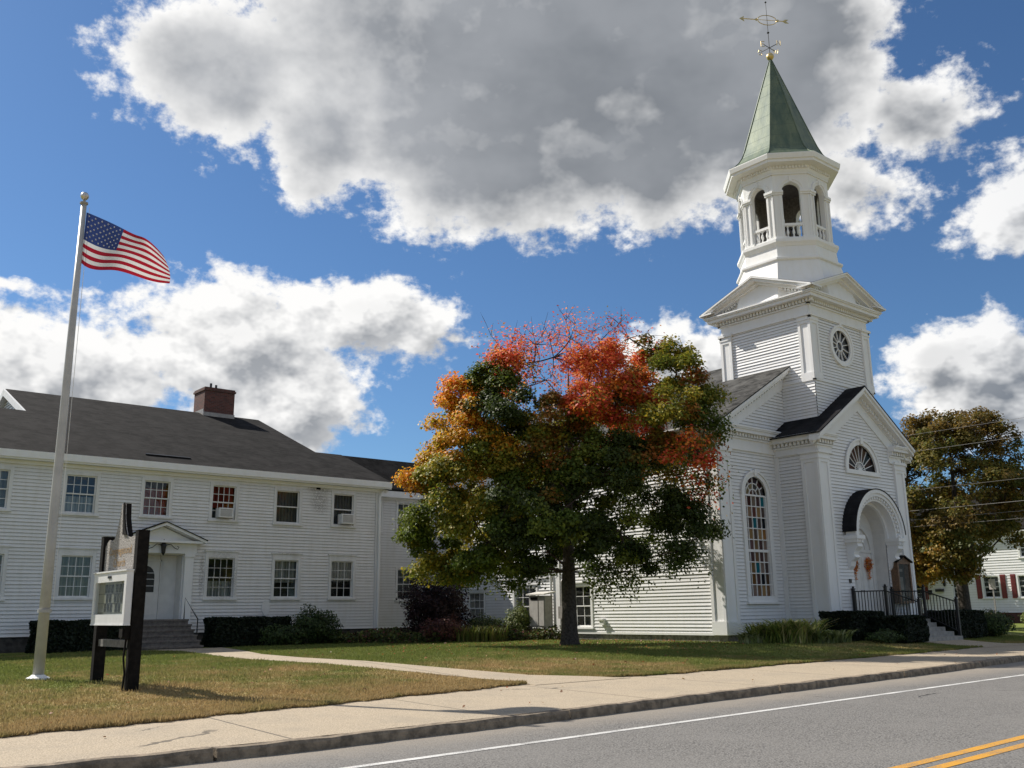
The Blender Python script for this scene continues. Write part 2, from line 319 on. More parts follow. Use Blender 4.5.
# ------------------------------------------------------------------ mesh helpers
ORG = {}
V3 = lambda *a: np.array(a, float)
def FR(o, u, out, w=(0, 0, 1)):
    o, u, out, w = V3(*o), V3(*u), V3(*out), V3(*w)
    return lambda a, b, c: o + a*u + b*out + c*w
ID = FR((0, 0, 0), (1, 0, 0), (0, 1, 0))
class MB:
    def __init__(s): s.v = []; s.f = []; s.fm = []; s.mi = 0; s.cols = []
    def add(s, vs, fs, col=None):
        k = len(s.v); s.v += [tuple(p) for p in vs]; s.f += [tuple(i+k for i in f) for f in fs]; s.fm += [s.mi]*len(fs)
        if col is not None: s.cols += [col]*len(vs)
        return s
    def box(s, F, a0, a1, b0, b1, c0, c1):
        vs = [F(a, b, c) for a in (a0, a1) for b in (b0, b1) for c in (c0, c1)]
        return s.add(vs, [(0, 1, 3, 2), (4, 6, 7, 5), (0, 4, 5, 1), (2, 3, 7, 6), (0, 2, 6, 4), (1, 5, 7, 3)])
    def prism(s, F, poly, b0, b1):
        n = len(poly); vs = [F(a, b0, c) for a, c in poly]+[F(a, b1, c) for a, c in poly]
        return s.add(vs, [tuple(range(n)), tuple(range(2*n-1, n-1, -1))]+[(i, (i+1) % n, n+(i+1) % n, n+i) for i in range(n)])
    def quad(s, *ps, col=None): return s.add(ps, [tuple(range(len(ps)))], col)
    def tube(s, pts, rad, n=6, cap=True):
        pts = [V3(*p) for p in pts]; rad = rad if hasattr(rad, '__len__') else [rad]*len(pts)
        vs = []; fs = []; m = len(pts); prev = None
        for i, p in enumerate(pts):
            d = pts[min(i+1, m-1)]-pts[max(i-1, 0)]; d = d/(np.linalg.norm(d)+1e-9)
            a = np.cross(d, prev if prev is not None else (V3(0, 0, 1) if abs(d[2]) < .9 else V3(1, 0, 0)))
            if prev is not None: a = prev - d*np.dot(prev, d)
            a = a/(np.linalg.norm(a)+1e-9); prev = a; b = np.cross(d, a)
            for k in range(n):
                q = 2*math.pi*k/n; vs.append(p+rad[i]*(math.cos(q)*a+math.sin(q)*b))
        for i in range(m-1):
            for k in range(n): fs.append((i*n+k, i*n+(k+1) % n, (i+1)*n+(k+1) % n, (i+1)*n+k))
        if cap: fs += [tuple(range(n-1, -1, -1)), tuple(range((m-1)*n, m*n))]
        return s.add(vs, fs)
    def lathe(s, c, prof, n=16, ph=0.0, cap=True):
        c = V3(*c); vs = []; fs = []
        for r, z in prof:
            for k in range(n):
                q = 2*math.pi*k/n+ph; vs.append(c+V3(r*math.cos(q), r*math.sin(q), z))
        m = len(prof)
        for i in range(m-1):
            for k in range(n): fs.append((i*n+k, i*n+(k+1) % n, (i+1)*n+(k+1) % n, (i+1)*n+k))
        if cap: fs += [tuple(range(n-1, -1, -1)), tuple(range((m-1)*n, m*n))]
        return s.add(vs, fs)
    def arc_band(s, F, cx, cz, r0, r1, b0, b1, a0=0, a1=180, n=20):
        vs = []; fs = []
        for i in range(n+1):
            q = R(a0+(a1-a0)*i/n); ca, sa = math.cos(q), math.sin(q)
            vs += [F(cx+r0*ca, b0, cz+r0*sa), F(cx+r1*ca, b0, cz+r1*sa), F(cx+r1*ca, b1, cz+r1*sa), F(cx+r0*ca, b1, cz+r0*sa)]
        for i in range(n):
            k = 4*i
            for j in range(4): fs.append((k+j, k+(j+1) % 4, k+4+(j+1) % 4, k+4+j))
        fs += [(0, 1, 2, 3), (4*n+3, 4*n+2, 4*n+1, 4*n)]
        return s.add(vs, fs)
    def build(s, name, mat, parent=None, smooth=False, kind=None):
        return mesh_obj(name, s.v, s.f, mat, parent, smooth, kind, s.fm, s.cols if s.cols and len(s.cols) == len(s.v) else None)
def mesh_obj(name, v, f, mat, parent=None, smooth=False, kind=None, fm=None, cols=None):
    me = bpy.data.meshes.new(name); o = bpy.data.objects.new(name, me); COL.objects.link(o)
    po = np.zeros(3)
    if parent is not None: o.parent = parent; po = ORG[parent.name]
    ORG[o.name] = po
    v = np.asarray(v, float).reshape(-1, 3)-po
    me.from_pydata(v.tolist(), [], f if isinstance(f, list) else f.tolist())
    for m in (mat if isinstance(mat, (list, tuple)) else [mat]): me.materials.append(m)
    if fm is not None and isinstance(mat, (list, tuple)): me.polygons.foreach_set('material_index', fm)
    if smooth: me.polygons.foreach_set('use_smooth', [True]*len(me.polygons))
    if cols is not None:
        ca = me.color_attributes.new('Col', 'FLOAT_COLOR', 'POINT'); cc = np.ones((len(v), 4)); cc[:, :3] = np.asarray(cols); ca.data.foreach_set('color', cc.ravel())
    if kind: o['kind'] = kind
    me.update()
    return o
def tag(o, label, cat, group=None, kind=None):
    o['label'] = label; o['category'] = cat
    if group: o['group'] = group
    if kind: o['kind'] = kind
    return o
def thing(name, loc, label, cat, group=None):
    o = bpy.data.objects.new(name, None); COL.objects.link(o); o.location = loc; o.empty_display_size = .3; ORG[o.name] = V3(*loc)
    return tag(o, label, cat, group)
def solo(mb, name, mat, loc, label, cat, group=None, smooth=False):
    """a thing that is one mesh, its origin at its base"""
    o = mesh_obj(name, np.asarray(mb.v)-V3(*loc), mb.f, mat, None, smooth, None, mb.fm, mb.cols if mb.cols else None); o.location = loc
    return tag(o, label, cat, group)

def clap(mb, F, z0, z1, outline, holes=(), expo=.12, lip=.024):
    """clapboards: each board leans out at its lower edge; holes = (u0,u1,z0,z1)"""
    n = max(1, int(round((z1-z0)/expo))); h = (z1-z0)/n
    for i in range(n):
        a, b = z0+i*h, z0+(i+1)*h; jit = random.uniform(-.005, .006)
        cuts = sorted({a, b}|{q for H in holes for q in H[2:] if a+1e-4 < q < b-1e-4})
        for za, zb in zip(cuts[:-1], cuts[1:]):
            la, ra = outline(za); lb, rb = outline(zb)
            if ra-la < .01 and rb-lb < .01: continue
            zm = (za+zb)/2; segs = [(0.0, 1.0)]
            spans = [(min(la, lb), max(ra, rb))]
            hs = sorted([(H[0], H[1]) for H in holes if H[2] < zm < H[3]])
            pieces = []; cur = None
            x = spans[0][0]
            for p, q in hs:
                if p > x: pieces.append((x, p))
                x = max(x, q)
            if x < spans[0][1]: pieces.append((x, spans[0][1]))
            oa, ob = .002+(lip+jit)*(1-(za-a)/h), .002+(lip+jit)*(1-(zb-a)/h)
            for p, q in pieces:
                pa, qa, pb, qb = max(p, la), min(q, ra), max(p, lb), min(q, rb)
                if qa <= pa and qb <= pb: continue
                if qa < pa: pa = qa = (pa+qa)/2
                if qb < pb: pb = qb = (pb+qb)/2
                mb.quad(F(pa, oa, za), F(qa, oa, za), F(qb, ob, zb), F(pb, ob, zb))
                if za == a: mb.mi = 1; mb.quad(F(pa, 0, za), F(qa, 0, za), F(qa, oa, za), F(pa, oa, za)); mb.quad(F(pa, oa+.0005, za), F(qa, oa+.0005, za), F(qa, oa-.0008, za+.007), F(pa, oa-.0008, za+.007)); mb.mi = 0  # lip underside and thin strip take the painted shadow-line tone
def const(l, r): return lambda z: (l, r)
def arch_holes(cx, hw, z0, zs, rise=None, n=10):
    """rectangular hole with a round head, as slices"""
    r = rise or hw; H = [(cx-hw, cx+hw, z0, zs)]
    for i in range(n):
        za, zb = zs+r*i/n, zs+r*(i+1)/n; w = hw*math.sqrt(max(0, 1-((i+.5)/n)**2))
        H.append((cx-w, cx+w, za, zb))
    return H
def cornice(mb, F, a0, a1, z, frieze=.45, proj=.42, dent=True, e0=0.0, e1=0.0, sp=.17):
    """classical cornice: z = top; F(a, out, c). e0/e1 extend the projecting mouldings past the wall ends"""
    mb.box(F, a0, a1, 0, .05, z-.42-frieze, z-.42)
    mb.box(F, a0-min(e0, .08), a1+min(e1, .08), 0, .085, z-.42-frieze-.05, z-.42-frieze+.02)
    mb.box(F, a0-min(e0, .12), a1+min(e1, .12), 0, .12, z-.42, z-.36)
    mb.box(F, a0-e0*.80, a1+e1*.80, 0, proj*.80, z-.22, z-.10)
    mb.box(F, a0-e0*.92, a1+e1*.92, 0, proj*.92, z-.10, z-.05)
    mb.box(F, a0-e0, a1+e1, 0, proj, z-.05, z)
    mb.box(F, a0-min(e0, .06), a1+min(e1, .06), 0, .06, z-.36, z-.22)
    if dent:
        n = int((a1-a0+e0*.5+e1*.5)/sp)
        for i in range(n):
            a = a0-e0*.25+(i+.5)*sp; mb.box(F, a-.045, a+.045, .06, .20, z-.345, z-.225)

def win_sash(parent, F, u0, u1, z0, z1, cols=3, rows=2, cas=.115, cur='cream', cur_part=(0, 1), trim=None, cap=True, name='window', head=None, pane=None):
    """double-hung window in casing box u0..u1, z0..z1 (outside of casing)"""
    trim = trim or WT; m = MB(); hd = head or cas
    m.box(F, u0, u0+cas, 0, .045, z0, z1); m.box(F, u1-cas, u1, 0, .045, z0, z1)
    m.box(F, u0+cas, u1-cas, 0, .045, z1-hd, z1)
    if cap: m.box(F, u0-.05, u1+.05, 0, .085, z1, z1+.05)
    m.box(F, u0-.04, u1+.04, 0, .09, z0-.05, z0+.015)
    m.box(F, u0+cas, u1-cas, 0, .03, z0+.015, z0+.05)
    # reveals
    g0, g1, h0, h1 = u0+cas, u1-cas, z0+.05, z1-hd
    for a, b in ((g0-.02, g0), (g1, g1+.02)): m.box(F, a, b, -.16, 0, h0, h1)
    m.box(F, g0-.02, g1+.02, -.16, 0, h1, h1+.02); m.box(F, g0-.02, g1+.02, -.16, 0, h0-.03, h0)
    w = m.build(name, trim, parent)
    zm = (h0+h1)/2
    for (za, zb, off) in ((zm-.015, h1, -.035), (h0, zm+.025, -.075)):
        s = MB(); fr = .042
        s.box(F, g0, g0+fr, off-.03, off, za, zb); s.box(F, g1-fr, g1, off-.03, off, za, zb)
        s.box(F, g0+fr, g1-fr, off-.03, off, za, za+fr); s.box(F, g0+fr, g1-fr, off-.03, off, zb-fr, zb)
        a0, a1, c0, c1 = g0+fr, g1-fr, za+fr, zb-fr
        for i in range(1, cols): a = a0+(a1-a0)*i/cols; s.box(F, a-.010, a+.010, off-.024, off-.004, c0, c1)
        for i in range(1, rows): c = c0+(c1-c0)*i/rows; s.box(F, a0, a1, off-.023, off-.005, c-.010, c+.010)
        so_ = s.build('sash', trim, w)
        p = MB(); p.quad(F(a0, off-.016, c0), F(a1, off-.016, c0), F(a1, off-.016, c1), F(a0, off-.016, c1)); p.build('pane', pane or GLASS, w)
    if cur:
        c = MB(); c0, c1 = h0+(h1-h0)*cur_part[0], h0+(h1-h0)*cur_part[1]
        n = 12; ps = []
        for i in range(n):
            a, b = g0+(g1-g0)*i/n, g0+(g1-g0)*(i+1)/n; o1, o2 = (-.20, -.23) if i % 2 else (-.23, -.20)
            c.quad(F(a, o1, c0), F(b, o2, c0), F(b, o2, c1), F(a, o1, c1))
        c.build('curtain', CUR[cur], w)
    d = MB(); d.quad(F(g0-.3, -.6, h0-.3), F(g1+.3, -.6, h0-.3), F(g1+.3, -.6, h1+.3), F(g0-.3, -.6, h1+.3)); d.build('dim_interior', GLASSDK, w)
    return (u0+.02, u1-.02, z0, z1-.01), w

# ------------------------------------------------------------------ ground, road, pavement
def interp(pts, x): return float(np.interp(x, [p[0] for p in pts], [p[1] for p in pts]))
KERB_L = [(-90, 8.8), (-20, 9.5), (2, 9.98), (5.2, 9.90), (10.1, 10.12), (21, 10.82), (27.4, 11.45), (40, 12.5), (90, 16.2)]
LAWN_L = [(-90, 11.2), (-20, 11.9), (2.9, 12.38), (7, 13.02), (12.6, 13.95), (16.2, 13.66), (27.7, 14.2), (40, 15.3), (90, 19)]
def sm(a, b, x): t = np.clip((np.asarray(x, float)-a)/(b-a), 0, 1); return t*t*(3-2*t)
def rag(x): x = np.asarray(x, float); return .045*np.sin(x*2.3)+.035*np.sin(x*5.7+1)+.03*np.sin(x*11.3+.5)+.02*np.sin(x*23.1)
def G(x, y):
    e = np.interp(x, [p[0] for p in LAWN_L], [p[1] for p in LAWN_L]); q = np.clip((np.asarray(y, float)-e)/(6.5-3.0*sm(18, 28, x)), 0, 1)
    return .165+.195*q*q*(3-2*q)
def strip(name, xs, lo, hi, zlo, zhi, mat, ny=1):
    v = []; f = []
    for x in xs:
        for j in range(ny+1):
            q = j/ny; v.append((x, lo(x)*(1-q)+hi(x)*q, zlo*(1-q)+zhi*q))
    for i in range(len(xs)-1):
        for j in range(ny):
            k = i*(ny+1)+j; f.append((k, k+ny+1, k+ny+2, k+1))
    return mesh_obj(name, v, f, mat, kind='structure')
xs = list(np.arange(-90, 90.1, 1.0))
gb = MB(); gb.quad((-2500, -2500, -.12), (2500, -2500, -.12), (2500, 2500, -.12), (-2500, 2500, -.12)); gb.build('ground', LAWN, kind='structure')
strip('road', xs, lambda x: -1.2+.04*x, lambda x: interp(KERB_L, x)+.02, 0, 0, ASPH)
strip('sidewalk', xs, lambda x: interp(KERB_L, x)+.16, lambda x: interp(LAWN_L, x)+.25, .122, .153, PAVE)
strip('far_verge', xs, lambda x: -40, lambda x: -1.25+.04*x, .05, .05, LAWN)
def kerb():
    x = -90.0; mb = MB(); k = 0
    bounds = [-2.0, 4.35, 9.48, 14.9, 19.7, 24.2, 30, 36, 42]
    cuts = [-90, -60, -40, -25, -15, -8]+bounds+[50, 60, 75, 90]
    for a, b in zip(cuts[:-1], cuts[1:]):
        sub = np.linspace(a+.018, b-.018, max(2, int((b-a)/.25)))
        dh = random.uniform(-.008, .010); dy = random.uniform(-.012, .012); prof = [(dy, -.05), (.012+dy, .09+dh), (.035+dy, .123+dh), (.165, .127+dh), (.165, -.05)]
        vs = []; fs = []
        for xx in sub:
            y = interp(KERB_L, xx); jx = .010*math.sin(xx*3.1)+.012*math.sin(xx*9.7+1)
            for (o, z) in prof: vs.append((xx, y+o+jx*(1 if o < .1 else 0), z+(.006*math.sin(xx*6.3) if z > .1 else 0)))
        n = len(prof)
        for i in range(len(sub)-1):
            for j in range(n-1): fs.append((i*n+j, (i+1)*n+j, (i+1)*n+j+1, i*n+j+1))
        fs += [tuple(range(n)), tuple(range(len(vs)-1, len(vs)-n-1, -1))]
        mb.add(vs, fs)
    mb.build('kerb', KERB, kind='structure')
kerb()
def roadline(name, mat, y0, w):
    mb = MB(); xx = np.arange(-90, 90.1, 1.5)
    for a, b in zip(xx[:-1], xx[1:]): mb.quad((a, y0+.04*a, .004), (b, y0+.04*b, .004), (b, y0+w+.04*b, .004), (a, y0+w+.04*a, .004))
    mb.build(name, mat, kind='structure')
roadline('edge_line', WHITEL, 8.30, .115)
roadline('centre_line', YELLOW, 4.505, .125); roadline('centre_line', YELLOW, 4.255, .125)
def lawn():
    X = np.concatenate([np.arange(-90, -5, 3.0), np.arange(-5, 45, .1), np.arange(45, 91, 3.0)]); Q = np.concatenate([np.linspace(0, 1, 60)**1.6*30, [40, 60, 90]])
    v = []; f = []
    for x in X:
        y0 = interp(LAWN_L, x)+float(rag(x))
        for q in Q: v.append((x, y0+q, float(G(x, y0+q))))
    m = len(Q)
    for i in range(len(X)-1):
        for j in range(m-1): k = i*m+j; f.append((k, k+m, k+m+1, k+1))
    mesh_obj('lawn', v, f, LAWN, kind='structure', smooth=True)
lawn()
WALKX = (12.05, 13.45)
def walk(name, path, mat):
    mb = MB()
    for (l0, r0, y0), (l1, r1, y1) in zip(path[:-1], path[1:]):
        z0 = (float(max(G(l0, y0), G(r0, y0)))+.016) if y0 > path[0][2] else .155; z1 = float(max(G(l1, y1), G(r1, y1)))+.016
        mb.quad((l0, y0, z0), (r0, y0, z0), (r1, y1, z1), (l1, y1, z1)); 
        mb.quad((l0, y0, z0-.1), (l0, y0, z0), (l1, y1, z1), (l1, y1, z1-.1)); mb.quad((r0, y0, z0-.1), (r0, y0, z0), (r1, y1, z1), (r1, y1, z1-.1))
    mb.build(name, mat, kind='structure')
walk('path', [(11.9, 14.4, 13.55), (12.0, 13.9, 14.2), (11.9, 13.2, 15.2), (11.6, 12.75, 17), (11.15, 12.3, 20), (11.0, 12.25, 23), (11.3, 12.6, 26), (12.0, 13.6, 29.5), (11.8, 14.3, 32.6)], PAVE)
walk('path', [(31.2, 35.6, 14.3)]+[(31.7, 34.3, y) for y in (15.0, 15.6, 16.45)], PAVE)
walk('path', [(40.5, 44.5, 15.2), (41, 44, 22), (41.5, 44, 40)], PAVE)

# ------------------------------------------------------------------ parish house
def parish_house():
    t = thing('parish_house', (14, 35, .15), 'long two storey white clapboard house with charcoal shingle roof and brick chimney', 'house')
    F = FR((0, 35, 0), (1, 0, 0), (0, -1, 0))
    X0, X1 = -6.0, 22.08
    holes = []
    def W_(u0, u1, z0, z1, **k):
        h, w = win_sash(t, F, u0, u1, z0, z1, **k); holes.append(h); return w
    up = dict(cols=4, rows=2, cap=False)
    W_(6.50, 7.74, 4.93, 6.37, cur='cream', **up)
    W_(9.30, 10.53, 4.91, 6.37, cur='white', cur_part=(.0, .45), **up)
    W_(11.97, 13.13, 4.95, 6.37, cur='red', cur_part=(.0, .8), **up)
    W_(14.54, 15.70, 4.95, 6.38, cur='red', cur_part=(.35, 1), **up)
    W_(17.17, 18.39, 4.94, 6.37, cur='grey', cur_part=(0, 1), cols=1, rows=1, cap=False)
    W_(19.73, 20.90, 4.96, 6.40, cur='grey', cur_part=(.3, 1), cols=1, rows=1, cap=False)
    lo = dict(cap=True, head=.23)
    W_(6.60, 7.83, 2.05, 3.73, cur='cream', cols=4, rows=2, **lo)
    W_(9.36, 10.60, 2.07, 3.73, cur='cream', cols=4, rows=2, **lo)
    W_(14.52, 15.78, 2.05, 3.78, cur='white', cur_part=(0, .42), cols=4, rows=2, **lo)
    W_(17.20, 18.44, 2.05, 3.76, cur='white', cur_part=(.4, 1), cols=3, rows=2, **lo)
    W_(19.70, 20.94, 2.05, 3.77, cur='white', cur_part=(.45, 1), cols=3, rows=2, **lo)
    for x in (-4.5, -1.8, 1.0, 3.8):
        W_(x, x+1.2, 4.94, 6.37, cur='cream', **up); W_(x, x+1.24, 2.06, 3.73, cur='cream', cols=4, rows=2, **lo)
    holes.append((11.92, 13.70, 1.0, 3.66))
    m = MB(); clap(m, F, .85, 6.48, const(X0, X1), holes, .12); m.build('wall', [WP, EDGE_SHADE], t)
    # recessed wing wall, set back behind the corner board
    F2 = FR((0, 37.3, 0), (1, 0, 0), (0, -1, 0)); h2 = []
    for (u0, u1, z0, z1) in ((22.6, 23.72, 5.05, 6.42), (24.40, 25.55, 5.05, 6.5), (24.42, 25.7, 2.0, 3.5)):
        h, w = win_sash(t, F2, u0, u1, z0, z1, cols=3, rows=2, cur='grey', cap=False); h2.append(h)
    m = MB(); clap(m, F2, .80, 6.6, const(22.0, 26.83), h2, .12); m.build('wall', [WP, EDGE_SHADE], t)
    FE = FR((22.08, 0, 0), (0, 1, 0), (1, 0, 0)); m = MB(); clap(m, FE, .85, 6.6, const(35, 37.3)); m.build('wall', [WP, EDGE_SHADE], t)
    FW = FR((X0, 0, 0), (0, 1, 0), (-1, 0, 0)); m = MB(); clap(m, FW, .85, 6.5, const(35, 50)); m.build('wall', [WP, EDGE_SHADE], t)
    FB = FR((0, 50, 0), (1, 0, 0), (0, 1, 0)); m = MB(); clap(m, FB, .85, 6.5, const(X0, 26.8), (), .24); m.build('wall', [WP, EDGE_SHADE], t)
    # upper gable ends of the tall middle block
    sl = .405; ez = 6.90; ey = 34.6
    zr = lambda y: ez+sl*(y-ey)
    RY, WY = 45.12, 38.97; LY_ = 41.0
    for X, o in ((9.48, -1), (20.9, 1)):
        m = MB(); FG = FR((X, 0, 0), (0, 1, 0), (o, 0, 0))
        def ol(z, FG=FG): return (ey+(z-ez)/sl+.1, 2*RY-(ey+(z-ez)/sl)-.1)
        clap(m, FG, 7.2, zr(RY)-.15, ol, (), .12); m.build('gable_wall', [WP, EDGE_SHADE], t)
    for X, o in ((9.48, -1), (20.9, 1)):
        for sgn in (1, -1):
            m = MB(); FRk = FR((X, RY, zr(RY)), (0, sgn, -sl), (o, 0, 0)); m.box(FRk, .01, 4.3 if sgn < 0 else 10.0, 0, .26, -.32, -.03); m.build('rake_board', W, t)
    # louvre in the west gable
    m = MB(); FG = FR((9.48, 0, 0), (0, 1, 0), (-1, 0, 0))
    for k in range(7): m.box(FG, 44.0+.12*k, 46.2-.12*k, .03, .06, 9.25+.13*k, 9.33+.13*k)
    m.build('louvre', DKWOOD, t)
    # roofs as thin slabs
    m = MB(); th = .10
    def slab(x0, x1, ya, yb, za, zb):
        dz = (zb-za)/(yb-ya); FS = FR((0, ya, za), (1, 0, 0), (0, 1, dz)); m.box(FS, x0, x1, 0, yb-ya, -th, 0)
    slab(9.30, 21.08, ey, RY, ez, zr(RY)); slab(9.30, 21.08, 55.64, RY, ez, zr(RY))
    slab(X0-.3, 9.298, ey, LY_, ez, zr(LY_)); slab(X0-.3, 9.298, 50.4, LY_, ez-.4, zr(LY_)-.004)
    slab(21.082, 22.42, ey, WY, ez, zr(WY)); slab(21.082, 22.42, 43.3, WY, ez, zr(WY)-.004)
    slab(22.424, 26.9, 36.95, WY, 6.98, zr(WY)-.02); slab(22.424, 26.9, 43.3, WY, 6.86, zr(WY)-.024)
    rf = m.build('roof', SH_L, t)
    # eave boards
    m = MB(); m.box(F, X0-.3, 22.40, 0, .10, 6.48, 6.60); m.box(F, X0-.3, 22.40, 0, .36, 6.60, 6.68); m.box(F, X0-.32, 22.42, .34, .42, 6.66, 6.90)
    m.box(FR((22.08, 0, 0), (0, 1, 0), (1, 0, 0)), 34.62, 37.3, 0, .34, 6.60, 6.68)
    m.box(F2, 22.45, 26.8, 0, .34, 6.60, 6.96)
    m.build('eave_board', W, t)
    m = MB(); m.box(F, 21.86, 22.10, .022, .055, .85, 6.48); m.box(FR((22.08, 0, 0), (0, 1, 0), (1, 0, 0)), 34.95, 35.2, .022, .05, .85, 6.48)
    m.build('corner_board', WT, t)
    m = MB(); m.tube([(22.16, 34.80, 6.6), (22.0, 34.90, 6.3), (22.0, 34.90, .45)], .045, 8); m.build('downspout', W, t)
    m = MB(); m.box(F, X0, 22.0, -.3, -.03, -.1, .85); m.box(F2, 21.9, 26.8, -.3, -.03, -.1, .80); m.build('foundation', DKSTONE, t)
    # chimney on the ridge
    m = MB(); m.box(ID, 17.98, 19.52, 44.6, 45.9, 10.3, 12.22); m.box(ID, 17.93, 19.57, 44.55, 45.95, 12.22, 12.31); m.box(ID, 17.97, 19.53, 44.59, 45.91, 12.31, 12.39)
    ch = m.build('chimney', BRICK, t)
    m = MB(); m.tube([(18.55, 45.3, 12.38), (18.55, 45.3, 12.75)], .06, 8); m.tube([(18.82, 45.3, 12.38), (18.82, 45.3, 12.7)], .06, 8); m.build('flue', IRON, ch)
    m = MB(); m.box(ID, 17.95, 19.55, 44.57, 44.60, 10.85, 11.13); m.box(ID, 17.95, 17.98, 44.6, 45.9, 10.9, 11.28); m.build('flashing', GALV, ch)
    # snow guard strip near the eave
    m = MB(); FS = FR((0, ey, ez), (1, 0, 0), (0, 1, sl), (0, -sl, 1)); m.box(FS, 12.2, 13.9, .85, .93, .012, .05); m.build('roof_strip', IRON, t)
    # eave vent hole with stain round it
    m = MB(); m.box(F, 19.02, 19.20, .02, .05, 6.40, 6.56); m.build('wall_vent', DKWOOD, t)
    # oval cover plate low on the wall
    m = MB(); m.prism(F, [(17.02+.17*math.cos(q), 1.72+.30*math.sin(q)) for q in np.linspace(0, 2*math.pi, 17)[:-1]], .022, .05); m.build('cover_plate', ALU, t)
    # entry: pilasters, pediment, recessed door
    for u in (11.60, 13.70): m = MB(); m.box(F, u, u+.32, 0, .16, 1.05, 3.62); m.box(F, u-.03, u+.35, 0, .20, 3.55, 3.66); m.box(F, u-.02, u+.34, 0, .19, 1.05, 1.3); m.build('pilaster', W, t)
    m = MB(); m.box(F, 11.52, 14.10, 0, .20, 3.66, 4.02); m.box(F, 11.40, 14.22, 0, .46, 4.02, 4.10)
    ap = (12.81, 4.74)
    m.prism(F, [(11.6, 4.10), (14.02, 4.10), (12.81, 4.60)], 0, .14)
    for sgn in (1, -1):
        FQ = FR((12.81, 35, 4.80), (sgn, 0, -.40), (0, -1, 0)); m.box(FQ, 0, 1.52, 0, .50, -.16, -.06)
    m.build('entry_pediment', W, t)
    m = MB()
    for sgn in (1, -1):
        FQ = FR((12.81, 35, 4.80), (sgn, 0, -.40), (0, -1, 0)); m.box(FQ, 0, 1.56, 0, .54, -.06, -.03)
    m.build('entry_roof', SH_L, t)
    m = MB(); m.box(F, 11.92, 11.96, -.55, 0, 1.05, 3.66); m.box(F, 13.66, 13.70, -.55, 0, 1.05, 3.66); m.box(F, 11.92, 13.70, -.55, 0, 3.62, 3.66); m.box(F, 11.92, 13.70, -.58, -.55, 1.05, 3.66)
    m.box(F, 13.05, 13.10, -.55, -.49, 1.30, 3.62); m.box(F, 12.02, 12.07, -.55, -.49, 1.30, 3.62); m.box(F, 12.02, 13.1, -.55, -.49, 3.40, 3.46); m.build('door_surround', WI, t)
    m = MB(); m.box(F, 12.08, 13.04, -.55, -.505, 1.34, 3.39)
    for a, b in ((12.2, 12.52), (12.6, 12.92)): m.box(F, a, b, -.505, -.49, 1.5, 2.05)
    d = m.build('door', WI, t)
    m = MB(); m.prism(F, [(12.26, 2.3), (12.86, 2.3), (12.86, 2.85)]+[(12.56+.30*math.cos(q), 2.85+.38*math.sin(q)) for q in np.linspace(.15, math.pi-.15, 10)]+[(12.26, 2.85)], -.50, -.494); m.build('door_pane', GLASSDK, d)
    m = MB(); m.box(F, 12.55, 12.57, -.494, -.485, 2.3, 3.22)
    for z in (2.52, 2.76, 2.98): m.box(F, 12.27, 12.85, -.494, -.486, z-.009, z+.009)
    m.build('muntin', W, d)
    m = MB(); m.lathe((12.15, 35.46, 2.2), [(.001, -.03), (.03, -.02), (.03, .02), (.001, .03)], 8); m.build('handle', GOLD, d)
    # stone steps with iron rail
    m = MB(); n = 6; z = 1.34; h = (1.34-.30)/n
    for k in range(n):
        x1 = 13.60; x0 = 11.52
        m.box(F, x0, x1, .0, 1.05+.28*k, .10 if k == n-1 else z-h*(k+1)+.002, z-h*k)
        m.box(F, x0-.02, x1+.02, (1.05+.28*(k-1) if k else 0)+.036, 1.05+.28*k+.035, z-h*k-.055, z-h*k+.003)
    m.build('steps', STEPM, t)
    m = MB(); a, b = F(13.57, .72, 1.34), F(13.57, 1.95, .82)
    m.tube([a, a+V3(0, 0, .74), b+V3(0, 0, .52), b], .022, 6); m.build('handrail', IRON, t)
    # bracket lantern over the door
    m = MB(); c = F(12.81, .34, 4.02)
    m.lathe(c, [(.02, -.02), (.05, -.03), (.10, -.12), (.07, -.36), (.03, -.42), (.004, -.46)], 6); m.lathe(c, [(.004, .13), (.02, .08), (.03, .02), (.11, -.06), (.12, -.12)], 6)
    for s_ in (1, -1): m.tube([c+V3(s_*q[0], 0, q[1]) for q in ((.10, -.08), (.25, -.05), (.40, -.18), (.52, -.22), (.56, -.14), (.50, -.12))], .014, 5)
    m.build('lantern', IRON, t)
    return t
parish_house()
def air_conditioner(F, u0, u1, z0, z1, label):
    loc = F((u0+u1)/2, 0, z0); t = thing('air_conditioner', tuple(loc), label, 'air conditioner', 'window air conditioners')
    m = MB(); m.box(F, u0, u1, -.12, .26, z0, z1); m.box(F, u0-.01, u1+.01, .19, .23, z0-.01, z1+.01); m.build('case', ALU, t)
    m = MB(); m.box(F, u0+.04, u1-.04, .26, .266, z0+.05, z1-.04); m.build('backing', GALV, t)
    m = MB()
    for k in range(8): z = z0+.06+k*(z1-z0-.12)/8; m.box(F, u0+.04, u1-.04, .266, .275, z, z+.012)
    m.build('grille', ALU, t)
F_P = FR((0, 35, 0), (1, 0, 0), (0, -1, 0))
air_conditioner(F_P, 14.86, 15.40, 5.05, 5.40, 'white air conditioner in the red curtained upstairs window above the steps')
air_conditioner(F_P, 20.12, 20.68, 5.06, 5.45, 'white air conditioner in the last upstairs window near the corner board')

